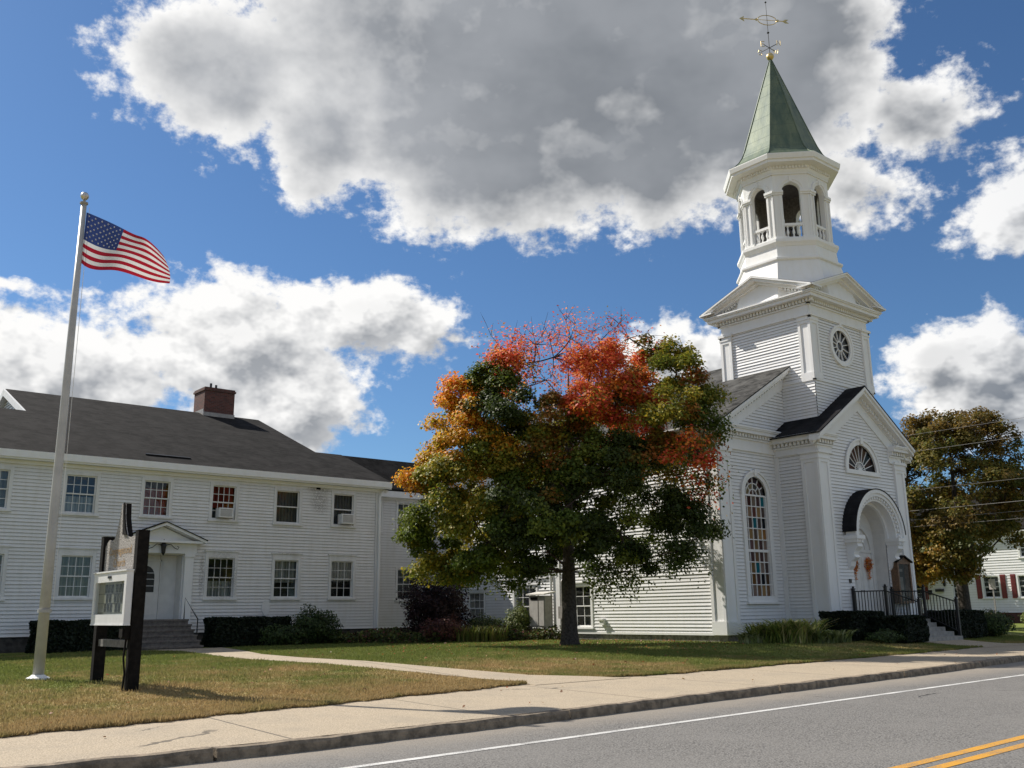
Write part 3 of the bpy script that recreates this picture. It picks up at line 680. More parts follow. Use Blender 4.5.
# ------------------------------------------------------------------ church
CX, CY = 33.165, 21.35
CH = thing('church', (CX, 24, .3), 'white clapboard church with square tower, open belfry and green copper spire', 'church')
XW, XE, YN, YB, YV = 26.83, 39.5, 20.73, 37.3, 18.93
VX0, VX1 = 30.24, 36.09
def stained(parent, F, cx, hw, z0, zs, cols, rows, fan=2, casing=.2, heavy=(), name='arched_window'):
    """round-headed leaded window with coloured panes"""
    m = MB(); r = hw
    m.box(F, cx-hw-casing, cx-hw, 0, .075, z0, zs); m.box(F, cx+hw, cx+hw+casing, 0, .075, z0, zs)
    m.arc_band(F, cx, zs, r, r+casing, 0, .075, 0, 180, 24); m.arc_band(F, cx, zs, r+casing-.05, r+casing+.03, .075, .12, 0, 180, 24)
    m.box(F, cx-hw-casing, cx+hw+casing, 0, .06, z0-casing, z0); m.box(F, cx-hw-casing-.06, cx+hw+casing+.06, 0, .14, z0-casing-.07, z0-casing)
    m.box(F, cx-.08, cx+.08, 0, .14, zs+r+.02, zs+r+casing+.08)
    for a in (cx-hw, cx+hw-.02): m.box(F, a, a+.02, -.14, 0, z0, zs)
    w = m.build(name, W, parent)
    pal = [(.10, .075, .05), (.16, .10, .04), (.07, .05, .06), (.11, .10, .10), (.20, .16, .09), (.06, .03, .03), (.09, .09, .085), (.13, .06, .035), (.05, .045, .05), (.17, .14, .11)]
    p = MB(); b = -.09
    for i in range(cols):
        for j in range(rows):
            a0, a1 = cx-hw+2*hw*i/cols, cx-hw+2*hw*(i+1)/cols; c0, c1 = z0+(zs-z0)*j/rows, z0+(zs-z0)*(j+1)/rows
            col = random.choice(pal); k = random.uniform(.6, 1.5); col = (k*1.25*col[0], k*col[1], k*.8*col[2])
            if (i, j) in ((4, rows-1), (2, rows-3), (2, 2)): col = (.012, .12, .15)
            if (i, j) in ((4, rows-3), (3, 1)): col = (.01, .012, .016)
            p.add([F(a0, b, c0), F(a1, b, c0), F(a1, b, c1), F(a0, b, c1)], [(0, 1, 2, 3)], col)
    for ring in range(fan):
        r0, r1 = r*(1-(ring+1)/fan*.98), r*(1-ring/fan)
        ns = (6, 4, 2)[min(ring, 2)]
        for s_ in range(ns):
            q = [math.pi*(s_+e/4)/ns for e in range(5)]
            pts = [F(cx+r1*math.cos(a), b, zs+r1*math.sin(a)) for a in q]+[F(cx+r0*math.cos(a), b, zs+r0*math.sin(a)) for a in reversed(q)]
            k = random.uniform(.6, 1.2); p.add(pts, [tuple(range(len(pts)))], tuple(k*c for c in random.choice(pal)))
    p.build('stained_pane', STAIN, w)
    m = MB(); bb = (-.10, -.055)
    for i in range(1, cols): a = cx-hw+2*hw*i/cols; m.box(F, a-.013, a+.013, *bb, z0, zs)
    for j in range(1, rows):
        c = z0+(zs-z0)*j/rows; hgt = .045 if j in heavy else .016; m.box(F, cx-hw, cx+hw, bb[0], bb[1]+(.02 if j in heavy else .003), c-hgt, c+hgt)
    m.box(F, cx-hw, cx+hw, bb[0], -.03, zs-.03, zs+.03)
    for ring in range(1, fan): m.arc_band(F, cx, zs, r*(1-ring/fan*.98)-.014, r*(1-ring/fan*.98)+.014, *bb, 0, 180, 16)
    for ring in range(fan):
        ns = (6, 4, 2)[min(ring, 2)]
        for s_ in range(1, ns):
            a = math.pi*s_/ns; r0, r1 = r*(1-(ring+1)/fan*.98), r*(1-ring/fan); da = .014
            nx, nz = -math.sin(a)*da, math.cos(a)*da
            m.prism(F, [(cx+r0*math.cos(a)+nx, zs+r0*math.sin(a)+nz), (cx+r1*math.cos(a)+nx, zs+r1*math.sin(a)+nz), (cx+r1*math.cos(a)-nx, zs+r1*math.sin(a)-nz), (cx+r0*math.cos(a)-nx, zs+r0*math.sin(a)-nz)], bb[0]+.001, bb[1]+.001)
    m.build('glazing_bars', W, w)
    return arch_holes(cx, hw+casing*.4, z0-.05, zs, hw+casing*.4), w
def pil(m, F, a0, a1, z0, z1, cap=.30, base=.45, o=.06, dz=0.0):
    """flat pilaster with sunk panel, capital and plinth"""
    z0 += dz; z1 -= dz; m.box(F, a0, a1, 0, o, z0, z1); e = (a1-a0)*.20
    m.box(F, a0, a0+e, o, o+.035, z0+base, z1-cap); m.box(F, a1-e, a1, o, o+.035, z0+base, z1-cap)
    m.box(F, a0+e, a1-e, o, o+.035, z1-cap-.12, z1-cap); m.box(F, a0-.01, a1+.01, o, o+.05, z0, z0+base)
    m.box(F, a0-.03, a1+.03, 0, o+.06, z1-cap, z1-cap+.07); m.box(F, a0-.02, a1+.02, 0, o+.04, z1-cap+.07, z1-.10); m.box(F, a0-.06, a1+.06, 0, o+.10, z1-.10, z1)
NZ, EZ, NS = .60, 7.80, .58              # sill, cornice top, nave roof slope
RIDGE = 11.62
def nave():
    Fn = FR((0, YN, 0), (1, 0, 0), (0, -1, 0)); Fs = FR((XW, 0, 0), (0, 1, 0), (-1, 0, 0)); Fe = FR((XE, 0, 0), (0, 1, 0), (1, 0, 0)); Fb = FR((0, YB, 0), (1, 0, 0), (0, 1, 0))
    holes_f = []
    for c in (28.86, 2*CX-28.86):
        h, w = stained(CH, Fn, c, .66, 1.86, 5.40, 5, 9, 3, .2, heavy=(4,)); holes_f += h
    rk = lambda z: RIDGE-NS*abs(z)       # height of roof at distance from ridge
    def ol(z):
        if z <= 7.5: return (XW, XE)
        d = max(.01, (RIDGE-.35-z)/NS); return (max(XW, CX-d), min(XE, CX+d))
    m = MB(); clap(m, Fn, NZ, RIDGE-.4, ol, holes_f, .12); m.build('front_wall', [WC, EDGE_SHADE], CH)
    hs = []
    for (u0, u1, z0, z1) in ((33.72, 35.1, .86, 2.40), (30.26, 31.87, .82, 2.52), (27.07, 28.65, .80, 2.50)):
        h, w = win_sash(CH, Fs, u0, u1, z0, z1, cols=3, rows=2, cur=None, trim=W, pane=CGLASS); hs.append(h)
    h, w = win_sash(CH, Fs, 30.35, 31.35, 4.2, 5.25, cols=3, rows=2, cur='white', trim=W); hs.append(h)
    for c in (24.1,):
        pass
    m = MB(); clap(m, Fs, NZ, 6.95, const(YN, YB), hs, .12); m.build('side_wall', [WC, EDGE_SHADE], CH)
    m = MB(); clap(m, Fe, NZ, 6.95, const(YN, YB), (), .12); m.build('side_wall', [WC, EDGE_SHADE], CH)
    m = MB(); clap(m, Fb, NZ, RIDGE-.4, ol, (), .24); m.build('rear_wall', [WC, EDGE_SHADE], CH)
    m = MB(); m.box(Fs, 29.05, YB, .02, .07, 2.76, 2.92); m.box(Fs, 29.05, YB, .07, .10, 2.90, 2.95); m.build('belt_board', W, CH)
    m = MB(); m.box(Fs, 28.90, 29.28, .022, .06, NZ, 6.95); m.build('corner_board', W, CH)
    m = MB(); m.tube([(XW-.10, 29.36, 6.9), (XW-.10, 29.36, .4)], .05, 8); m.build('downspout', W, CH)
    m = MB(); m.box(Fs, YN, 29.0, 0, .045, NZ-.03, NZ+.05); m.build('water_table', W, CH); m = MB(); m.box(Fn, XW-.02, XE, 0, .045, NZ-.03, NZ+.05); m.build('water_table', W, CH)
    for F_, a0, a1 in ((Fn, XW-.075, XW+.62), (Fs, YN-.055, YN+.55), (Fn, XE-.62, XE+.075), (Fs, YB-.55, YB)):
        m = MB(); pil(m, F_, a0, a1, NZ-.02, 6.95, dz=.004 if F_ in (Fs, ) else 0); m.build('pilaster', W, CH)
    m = MB(); cornice(m, Fn, XW, VX0, EZ, .36, .40, True, .40, 0); cornice(m, Fn, VX1, XE, EZ, .36, .40, True, 0, .40)
    cornice(m, Fs, YN+.001, YB, EZ-.003, .36, .398, True, 0, .3); cornice(m, Fe, YN+.001, YB, EZ-.003, .36, .398, True, 0, .3)
    for F_, yb in ((FR((CX, YN, 0), (1, 0, -NS), (0, -1, 0)), 0), (FR((CX, YN, 0), (-1, 0, -NS), (0, -1, 0)), 0)):
        z = RIDGE-.02; L0, L1 = .0, CX-XW+.38
        m.box(F_, L0, L1, 0, .06, z-.75, z-.36); m.box(F_, L0, L1, 0, .12, z-.37, z-.22); m.box(F_, L0, L1, 0, .33, z-.22, z-.10); m.box(F_, L0, L1, 0, .40, z-.10, z-.0)
        for i in range(int((L1-.3)/.17)):
            a = .2+i*.17; m.box(F_, a-.05, a+.05, .12, .20, z-.345, z-.225)
    m.build('cornice', W, CH)
    m = MB()
    for sg in (1, -1):
        FS = FR((CX, 0, RIDGE), (sg, 0, -NS), (0, 1, 0)); m.box(FS, .0, CX-XW+.47, YN-.41, YB+.3, .002, .04)
    m.build('roof', SH_N, CH)
    m = MB(); m.box(Fs, YN, 37.0, -.4, -.02, -.1, NZ-.03); m.box(Fn, XW, XE, -.4, -.02, -.1, NZ-.03); m.build('foundation', STONE, CH)
    m = MB(); m.box(FR((XW, 0, 0), (0, 1, 0), (-1, 0, 0)), 26.40, 26.62, .02, .16, .90, 1.08); m.prism(Fs, [(26.36, 1.08), (26.66, 1.08), (26.6, 1.14), (26.42, 1.14)], .02, .2); m.build('dryer_vent', W, CH)
nave()
VS, VA = .63, 9.60                        # vestibule roof slope and apex
def vestibule():
    Fv = FR((0, YV, 0), (1, 0, 0), (0, -1, 0)); Fl = FR((VX0, 0, 0), (0, 1, 0), (-1, 0, 0)); Fr_ = FR((VX1, 0, 0), (0, 1, 0), (1, 0, 0))
    zs, ri = 3.95, 1.20
    holes = arch_holes(CX, ri+.02, .9, zs, ri+.02, 14)
    # lunette window
    fz, fr = 6.42, .98
    holes += [(CX-w, CX+w, fz+fr*i/10-.01, fz+fr*(i+1)/10) for i in range(10) for w in [fr*math.sqrt(max(0, 1-((i+.4)/10)**2))]]
    def ol(z):
        if z < 7.4: return (VX0, VX1)
        d = max(.01, (VA-.35-z)/VS); return (max(VX0, CX-d), min(VX1, CX+d))
    m = MB(); clap(m, Fv, NZ, VA-.45, ol, holes, .12); m.build('front_wall', [WC, EDGE_SHADE], CH)
    for F_ in (Fl, Fr_): m = MB(); clap(m, F_, NZ, 6.95, const(YV, YN)); m.build('vestibule_side_wall', [WC, EDGE_SHADE], CH)
    m = MB(); m.box(Fl, YN-.20, YN-.02, .022, .055, NZ, 6.95); m.build('corner_board', W, CH)
    for F_, a0, a1 in ((Fv, VX0-.075, VX0+.62), (Fv, VX1-.62, VX1+.075), (Fl, YV-.055, YV+.62), (Fr_, YV-.055, YV+.62)):
        m = MB(); pil(m, F_, a0, a1, NZ-.02, 6.95, dz=.004 if F_ is not Fv else 0); m.build('pilaster', W, CH)
    m = MB()
    cornice(m, Fl, YV, YN, EZ-.25, .20, .40, True, .0, 0); cornice(m, Fr_, YV, YN, EZ-.25, .20, .40, True, 0, 0)
    cornice(m, Fv, VX0, VX0+.92, EZ-.253, .20, .398, True, .40, .0); cornice(m, Fv, VX1-.92, VX1, EZ-.253, .20, .398, True, 0, .40)
    for sg in (1, -1):
        F_ = FR((CX, YV, 0), (sg, 0, -VS), (0, -1, 0)); z = VA-.02; L1 = VX1-CX+.42
        m.box(F_, 0, L1-.5, 0, .06, z-.86, z-.40); m.box(F_, 0, L1-.1, 0, .10, z-.41, z-.24); m.box(F_, 0, L1, 0, .40, z-.24, z-.11); m.box(F_, 0, L1, 0, .47, z-.11, z)
        for i in range(int((L1-.5)/.17)):
            a = .2+i*.17; m.box(F_, a-.05, a+.05, .10, .22, z-.38, z-.245)
    m.build('cornice', W, CH)
    m = MB()
    for sg in (1, -1):
        FS = FR((CX, 0, VA), (sg, 0, -VS), (0, 1, 0)); m.box(FS, 0, VX1-CX+.45, YV-.48, YN+.05, .002, .04)
    m.build('vestibule_roof', SH_B, CH)
    # fan window
    m = MB(); m.arc_band(Fv, CX, fz, fr, fr+.20, 0, .07, 0, 180, 24); m.arc_band(Fv, CX, fz, fr+.17, fr+.24, .07, .11, 0, 180, 24); m.box(Fv, CX-fr-.2, CX+fr+.2, 0, .09, fz-.16, fz)
    m.box(Fv, CX-.09, CX+.09, 0, .14, fz+fr+.02, fz+fr+.30); w = m.build('fan_window', W, CH)
    p = MB(); ns = 10
    for s_ in range(ns):
        q = [math.pi*(s_+e/3)/ns for e in range(4)]
        for r0, r1 in ((.34, fr), (.0, .34)):
            pts = [Fv(CX+r1*math.cos(a), -.07, fz+r1*math.sin(a)) for a in q]+[Fv(CX+max(r0, .01)*math.cos(a), -.07, fz+max(r0, .01)*math.sin(a)) for a in reversed(q)]
            p.add(pts, [tuple(range(len(pts)))], random.choice([(.05, .03, .025), (.04, .04, .045), (.08, .05, .03), (.03, .045, .05), (.07, .03, .02)]))
    p.build('stained_pane', STAIN, w)
    m = MB(); m.arc_band(Fv, CX, fz, .33, .36, -.08, -.045, 0, 180, 16); m.arc_band(Fv, CX, fz, .0, .13, -.08, -.03, 0, 180, 12)
    for s_ in range(1, ns):
        a = math.pi*s_/ns; nx, nz = -math.sin(a)*.011, math.cos(a)*.011
        m.prism(Fv, [(CX+.12*math.cos(a)+nx, fz+.12*math.sin(a)+nz), (CX+fr*math.cos(a)+nx, fz+fr*math.sin(a)+nz), (CX+fr*math.cos(a)-nx, fz+fr*math.sin(a)-nz), (CX+.12*math.cos(a)-nx, fz+.12*math.sin(a)-nz)], -.079, -.046)
    m.build('glazing_bars', W, w)
    # arched hood over the door, on consoles
    ro, de = 1.67, .50
    m = MB(); m.arc_band(Fv, CX, zs, ri, ri+.16, 0, .10, 0, 180, 28); m.arc_band(Fv, CX, zs, ri+.10, ro, .10, de-.10, 0, 180, 28); m.arc_band(Fv, CX, zs, ro-.20, ro, de-.10, de, 0, 180, 28); m.arc_band(Fv, CX, zs, ro-.08, ro+.05, de, de+.05, 0, 180, 28)
    for i in range(26):
        a = math.pi*(i+.5)/26; c, s_ = math.cos(a), math.sin(a); rr = ro-.30
        m.prism(Fv, [(CX+rr*c-.035*s_, zs+rr*s_+.035*c), (CX+(rr+.10)*c-.035*s_, zs+(rr+.10)*s_+.035*c), (CX+(rr+.10)*c+.035*s_, zs+(rr+.10)*s_-.035*c), (CX+rr*c+.035*s_, zs+rr*s_-.035*c)], de-.10, de-.03)
    for sg in (1, -1):
        a0, a1 = sorted((CX+sg*(ri-.03), CX+sg*(ro+.05)))
        m.box(Fv, a0, a1, 0, de+.06, zs-.14, zs-.002); m.box(Fv, a0+.04, a1-.04, 0, de, zs-.26, zs-.14)
        for k in range(4): m.box(Fv, a0+.04+k*.10, a0+.09+k*.10, de, de+.03, zs-.25, zs-.15)
        b0, b1 = sorted((CX+sg*(ri+.05), CX+sg*(ri+.38)))
        FC = FR((0, YV, 0), (0, -1, 0), (1, 0, 0))
        m.prism(FC, [(0, zs-.26), (de-.06, zs-.26), (de-.02, zs-.40), (de-.16, zs-.55), (de-.22, zs-.68), (de-.14, zs-.78), (.16, zs-.92), (.12, zs-1.08), (.04, zs-1.18), (0, zs-1.2)], b0, b1)
    h = m.build('door_hood', W, CH)
    m = MB(); m.arc_band(Fv, CX, zs, ro+.052, ro+.085, .0, de+.07, 4, 176, 30); m.build('hood_roof', SH_B, h)
    # recess and doors
    Y2 = .50
    m = MB(); vs = []; n = 20
    prof = [(CX-ri, .95), (CX-ri, zs)]+[(CX-ri*math.cos(math.pi*i/n), zs+ri*math.sin(math.pi*i/n)) for i in range(1, n)]+[(CX+ri, zs), (CX+ri, .95)]
    for (a, c), (a2, c2) in zip(prof[:-1], prof[1:]): m.quad(Fv(a, .0, c), Fv(a2, .0, c2), Fv(a2, -Y2, c2), Fv(a, -Y2, c))
    m.prism(Fv, prof, -Y2-.05, -Y2)
    m.box(Fv, CX-.96, CX+.96, -Y2, -Y2+.07, 3.42, 3.52); m.arc_band(Fv, CX, 3.52, .84, .96, -Y2, -Y2+.07, 0, 180, 20); m.arc_band(Fv, CX, 3.55, .50, .56, -Y2, -Y2+.03, 0, 180, 16)
    for sg in (-1, 1): a0, a1 = sorted((CX+sg*.86, CX+sg*.98)); m.box(Fv, a0, a1, -Y2, -Y2+.07, 1.0, 3.42)
    m.build('door_recess', WI, CH)
    for sg in (-1, 1):
        a0, a1 = sorted((CX+sg*.006, CX+sg*.855)); m = MB(); m.box(Fv, a0, a1, -Y2, -Y2+.05, 1.02, 3.41)
        mid = (a0+a1)/2
        for p0, p1 in ((a0+.09, mid-.04), (mid+.04, a1-.09)):
            for c0, c1 in ((1.15, 1.75), (1.95, 3.28)):
                m.box(Fv, p0, p1, -Y2+.05, -Y2+.062, c0, c1); m.box(Fv, p0+.05, p1-.05, -Y2+.062, -Y2+.075, c0+.05, c1-.05)
        d = m.build('door', WI, CH)
        m = MB(); m.lathe(Fv(CX+sg*.08, -Y2+.09, 2.02), [(.001, -.03), (.03, -.015), (.03, .015), (.001, .03)], 8); m.build('handle', IRON, d)
    m = MB(); m.box(Fv, 31.56, 31.68, .02, .06, 2.28, 2.42); m.build('mailbox', IRON, CH)
    m = MB(); m.box(Fv, VX0, VX1, -.3, -.02, -.1, NZ-.0); m.box(Fl, YV, YN, -.3, -.02, -.1, NZ-.0); m.build('foundation', STONE, CH)
    # landing and steps
    m = MB(); m.box(ID, 31.55, 34.45, 17.55, YV-.02, .1, 1.0)
    for k in range(4): m.box(ID, 31.62, 34.38, 16.40+.30*k, 17.55, .12+.15*k+.003, .42+.15*k) if k < 4 else None
    m.box(ID, CX-ri, CX+ri, YV-.02, YV+Y2, .6, 1.0); m.build('steps', CONC, CH)
vestibule()
TZ0, TZ1 = 9.72, 13.20
HW = 2.03
def tower():
    names = []
    def TF(k):
        a = math.pi/2*k; n = V3(-math.cos(a), -math.sin(a), 0); u = V3(math.sin(a), -math.cos(a), 0)   # k=0 faces -X, k=1 faces -Y
        return FR((CX, CY, 0)+0*n if False else (CX, CY, 0), tuple(u), tuple(n))
    mr = MB()
    for k in range(4):
        mw = MB(); mc = MB()
        Fk = TF(k); F = lambda a, b, c, Fk=Fk: Fk(a, b+HW, c); Fb = lambda a, b, c, Fk=Fk: Fk(a, b+HW+.05, c)
        holes = []
        if k == 1:
            for i in range(16):
                za, zb = -1+i/8, -1+(i+1)/8; w = .70*math.sqrt(max(0, 1-((za+zb)/2)**2)); holes.append((-w, w, 11.38+.70*za, 11.38+.70*zb))
        clap(mw, F, TZ0+.06, 12.35, const(-HW, HW), holes, .115)
        clap(mw, Fb, 6.0, TZ0, const(-HW-.05, HW+.05), (), .115)
        ml = MB(); ml.box(F, -HW-.10, HW+.10, 0, .10, TZ0+.004*(k % 2), TZ0+.07-.004*(k % 2)); ml.build('ledge_board', W, CH)
        
        for a0, a1 in ((-HW-.07, -HW+.47), (HW-.47, HW+.07)): mp = MB(); pil(mp, F, a0, a1, TZ0+.07, 12.35, .26, .25, .05, dz=.004*(k % 2)); mp.build('pilaster', W, CH)
        e = .52 if k % 2 == 0 else .516
        cornice(mc, F, -HW, HW, 13.12-(0 if k % 2 == 0 else .003), .36, e, True, e, e, .15)
        # shallow pediment
        ps = .375; zt = 14.27
        for sg in (1, -1):
            Fq0 = Fk; F_ = lambda a, b, c, Fk=Fk, sg=sg: Fk(sg*a, b+HW, c-ps*a)
            L = HW+.66
            mc.box(F_, 0, L-.62, 0, e*.62, zt-.27, zt-.16); mc.box(F_, 0, L-.26, 0, e+.02, zt-.16, zt-.06); mc.box(F_, 0, L, 0, e+.09, zt-.06, zt)
            for i in range(int((L-.5)/.15)): a = .15+i*.15; mc.box(F_, a-.045, a+.045, .05, .16, zt-.36, zt-.272)
            mc.box(F_, .0, L-1.0, .012, .04, zt-.56, zt-.50)
        mc.prism(F, [(-HW-.3, 13.121), (HW+.3, 13.121), (0, zt-.2)], 0, .012)
        A = Fk(0, HW+e+.09, zt+.012); C = Fk(0, 0, zt+.012)
        for sg in (1, -1):
            T = Fk(sg*(HW+.67), HW+e+.09, zt-ps*(HW+.67)+.012); mr.quad(A, C, T)
        mw.build('tower_wall', [WC, EDGE_SHADE], CH); mc.build('tower_cornice', W, CH)
    mr.build('tower_roof', GALV, CH)
    # round window on the street face
    Fk = TF(1); F = lambda a, b, c: Fk(a, b+HW, c); cz = 11.38
    m = MB(); m.arc_band(F, 0, cz, .62, .78, 0, .07, 0, 360, 32); m.arc_band(F, 0, cz, .76, .83, 0, .10, 0, 360, 32)
    for q in (0, 90, 180, 270): a = R(q); m.prism(F, [(.76*math.cos(a)-.07*math.sin(a), cz+.76*math.sin(a)+.07*math.cos(a)), (.92*math.cos(a)-.07*math.sin(a), cz+.92*math.sin(a)+.07*math.cos(a)), (.92*math.cos(a)+.07*math.sin(a), cz+.92*math.sin(a)-.07*math.cos(a)), (.76*math.cos(a)+.07*math.sin(a), cz+.76*math.sin(a)-.07*math.cos(a))], 0, .11) if q in (90,) else None
    w = m.build('round_window', W, CH)
    m = MB(); m.arc_band(F, 0, cz, .17, .21, -.06, -.01, 0, 360, 20)
    for i in range(12):
        a = 2*math.pi*(i+.5)/12; nx, nz = -math.sin(a)*.015, math.cos(a)*.015
        m.prism(F, [(.2*math.cos(a)+nx, cz+.2*math.sin(a)+nz), (.63*math.cos(a)+nx, cz+.63*math.sin(a)+nz), (.63*math.cos(a)-nx, cz+.63*math.sin(a)-nz), (.2*math.cos(a)-nx, cz+.2*math.sin(a)-nz)], -.06, -.015)
    m.build('glazing_bars', W, w)
    m = MB(); m.prism(F, [(.66*math.cos(q), cz+.66*math.sin(q)) for q in np.linspace(0, 2*math.pi, 33)[:-1]], -.10, -.075); m.build('pane', simple('leaded_glass', (.075, .08, .085), .3, .5, 8), w)
tower()
PH = math.pi/8
def belfry():
    C = (CX, CY, 0)
    m = MB()
    m.lathe(C, [(2.55, 13.2), (2.36, 13.9), (2.19, 14.5), (2.10, 14.86)], 8, PH)
    m.lathe(C, [(2.12, 14.86), (2.18, 14.90), (2.18, 14.98), (2.08, 15.02), (2.01, 15.05), (1.97, 15.52)], 8, PH)
    m.lathe(C, [(1.99, 15.50), (2.03, 15.58), (2.09, 15.66), (2.09, 15.78), (1.94, 15.83)], 8, PH)
    m.build('belfry_base', W, CH)
    ap = 1.86*math.cos(PH); hwf = 1.86*math.sin(PH); mw = MB(); mt = MB(); mb_ = MB(); ml_ = MB()
    zs, r, z0, z1 = 17.92, .36, 15.80, 18.95
    for k in range(8):
        mb_ = MB(); a = math.pi/4*k; n = V3(math.cos(a), math.sin(a), 0); u = V3(-math.sin(a), math.cos(a), 0)
        Fk = FR((CX+n[0]*ap, CY+n[1]*ap, 0), tuple(u), tuple(n))
        mw.box(Fk, -hwf, -r, -.22, 0, z0, zs); mw.box(Fk, r, hwf, -.22, 0, z0, zs)
        pts = [(-hwf, zs)]+[(-r*math.cos(math.pi*i/12), zs+r*math.sin(math.pi*i/12)) for i in range(13)]+[(hwf, zs), (hwf, z1), (-hwf, z1)]
        mw.prism(Fk, pts, -.22, 0)
        ml_.box(Fk, -hwf+.08, -r, -.26, -.222, z0, zs); ml_.box(Fk, r, hwf-.08, -.26, -.222, z0, zs); ml_.prism(Fk, [(max(-hwf+.08, min(hwf-.08, a_)), c_) for a_, c_ in pts], -.26, -.222)
        for sg in (1, -1):
            a0, a1 = sorted((sg*(r+.06), sg*(hwf-.02)))
            e = .055
            for p, q in ((a0, a0+e), (a1-e, a1)): mt.box(Fk, p, q, 0, .035, z0+.1, zs-.20)
            a0, a1 = sorted((sg*(r-.03), sg*(hwf+.02)))
            mt.box(Fk, a0, a1, 0, .06, zs-.18, zs-.10); mt.box(Fk, a0, a1, 0, .10, zs-.10, zs-.005); mt.box(Fk, a0, a1, 0, .06, z0, z0+.14)
        mt.arc_band(Fk, 0, zs, r, r+.10, 0, .035, 0, 180, 16); mt.arc_band(Fk, 0, zs, r+.10, r+.17, 0, .065, 0, 180, 16)
        mt.box(Fk, -.06, .06, 0, .09, zs+r+.0, zs+r+.26)
        mt.box(Fk, -hwf-.02, hwf+.02, 0, .05, 18.62, 18.70)
        mb_.box(Fk, -r, r, -.16, -.02, 16.42, 16.52); mb_.box(Fk, -r, r, -.16, -.02, 15.83, 15.93)
        for i in (-1, 0, 1):
            c = Fk(i*.23, -.09, 15.93); mb_.lathe(c, [(.045, 0), (.045, .05), (.025, .08), (.058, .20), (.050, .27), (.025, .36), (.03, .42), (.045, .44), (.045, .49)], 8)
        mb_.build('balustrade', W, CH)
        nd = 11
        for i in range(nd): x = -hwf*1.0+2*hwf*1.0*(i+.5)/nd; mt.box(Fk, x-.032, x+.032, .06, .17, 18.84, 18.95)
    mw.build('belfry_wall', W, CH); ml_.build('belfry_lining', GWOOD, CH); mt.build('belfry_trim', W, CH)
    m = MB(); m.lathe(C, [(1.70, 15.70), (1.70, 15.80)], 8, PH); bbm = simple('belfry_boards', (.10, .09, .085), .8); m.build('belfry_floor', bbm, CH); m = MB(); m.lathe(C, [(1.70, 18.90), (1.70, 18.95)], 8, PH); m.build('belfry_ceiling', bbm, CH)
    m = MB(); m.lathe(C, [(1.92, 18.70), (1.95, 18.82), (1.98, 18.95), (2.36, 19.00), (2.36, 19.10), (2.42, 19.13), (2.46, 19.30), (2.46, 19.34), (1.5, 19.36)], 8, PH, cap=False); m.build('belfry_cornice', W, CH)
    m = MB(); m.lathe(C, [(2.44, 19.33), (2.20, 19.46), (1.98, 19.66), (1.80, 19.92), (1.62, 20.32), (1.40, 20.95), (.72, 22.95), (.06, 24.86), (.02, 24.95)], 8, PH); sp = m.build('spire', COPPER, CH)
    m = MB()
    for k in range(8):
        q = math.pi/4*k+PH; m.tube([(CX+r_*math.cos(q), CY+r_*math.sin(q), z_) for r_, z_ in ((2.44, 19.34), (2.20, 19.47), (1.98, 19.67), (1.80, 19.93), (1.62, 20.33), (1.40, 20.96), (.72, 22.96), (.06, 24.87))], .022, 5)
    m.build('hip_seam', COPPER, sp)
    # bell frame seen through the arches
    for s_ in (-.55, .55):
        m = MB(); m.box(ID, CX+s_-.06, CX+s_+.06, CY-.07, CY+.07, 15.8, 17.3); m.tube([(CX+s_, CY-.8, 15.82), (CX+s_, CY, 17.1)], .05, 4); m.tube([(CX+s_, CY+.8, 15.82), (CX+s_, CY, 17.1)], .05, 4); m.build('bell_frame', GWOOD, CH)
    # weathervane
    x, y = CX+.0, CY
    m = MB(); m.lathe((x, y, 25.06), [(.01, -.17), (.10, -.14), (.16, -.05), (.17, .0), (.16, .06), (.10, .14), (.02, .17)], 14); v = m.build('weathervane', GOLD, CH, smooth=True)
    m = MB(); m.tube([(x, y, 25.0), (x, y, 27.75)], [.020, .010], 6); m.lathe((x, y, 27.78), [(.002, -.06), (.05, 0), (.002, .06)], 8); m.lathe((x, y, 26.25), [(.02, -.05), (.06, 0), (.02, .05)], 8)
    for dx, dy in ((1, 0), (-1, 0), (0, 1), (0, -1)): m.tube([(x, y, 25.50), (x+.42*dx, y+.42*dy, 25.50)], .016, 5)
    m.build('rod', IRON, v)
    m = MB(); vd = V3(.845, -.535, 0)      # direction of the arrow
    FVn = FR((x, y, 26.88), tuple(vd), (.535, .845, 0))
    ell = [(.44*math.cos(q), .24*math.sin(q)) for q in np.linspace(0, 2*math.pi, 29)]
    m.tube([FVn(a, 0, c) for a, c in ell], .018, 6); m.tube([FVn(-1.12, 0, 0), FVn(-.43, 0, 0)], .02, 5); m.tube([FVn(.43, 0, 0), FVn(.82, 0, 0)], .02, 5); m.tube([FVn(-.43, 0, 0), FVn(.43, 0, 0)], .012, 5)
    m.prism(FVn, [(-1.28, 0), (-1.06, .13), (-1.10, 0), (-1.06, -.13)], -.012, .012); m.prism(FVn, [(.72, .0), (.84, .09), (1.0, .09), (.88, 0), (1.0, -.09), (.84, -.09)], -.012, .012)
    for a in (-.5, .5): m.prism(FVn, [(a-.07, 0), (a, .08), (a+.07, 0), (a, -.08)], -.012, .012)
    m.build('arrow', GOLD, v)
    strokes = {'N': [[(-.08, -.12), (-.08, .12), (.08, -.12), (.08, .12)]], 'S': [[(.08, .10), (-.06, .12), (-.08, .03), (.08, -.04), (.06, -.12), (-.08, -.10)]], 'E': [[(.08, .12), (-.08, .12), (-.08, -.12), (.08, -.12)], [(-.08, 0), (.05, 0)]], 'W': [[(-.11, .12), (-.06, -.12), (0, .06), (.06, -.12), (.11, .12)]]}
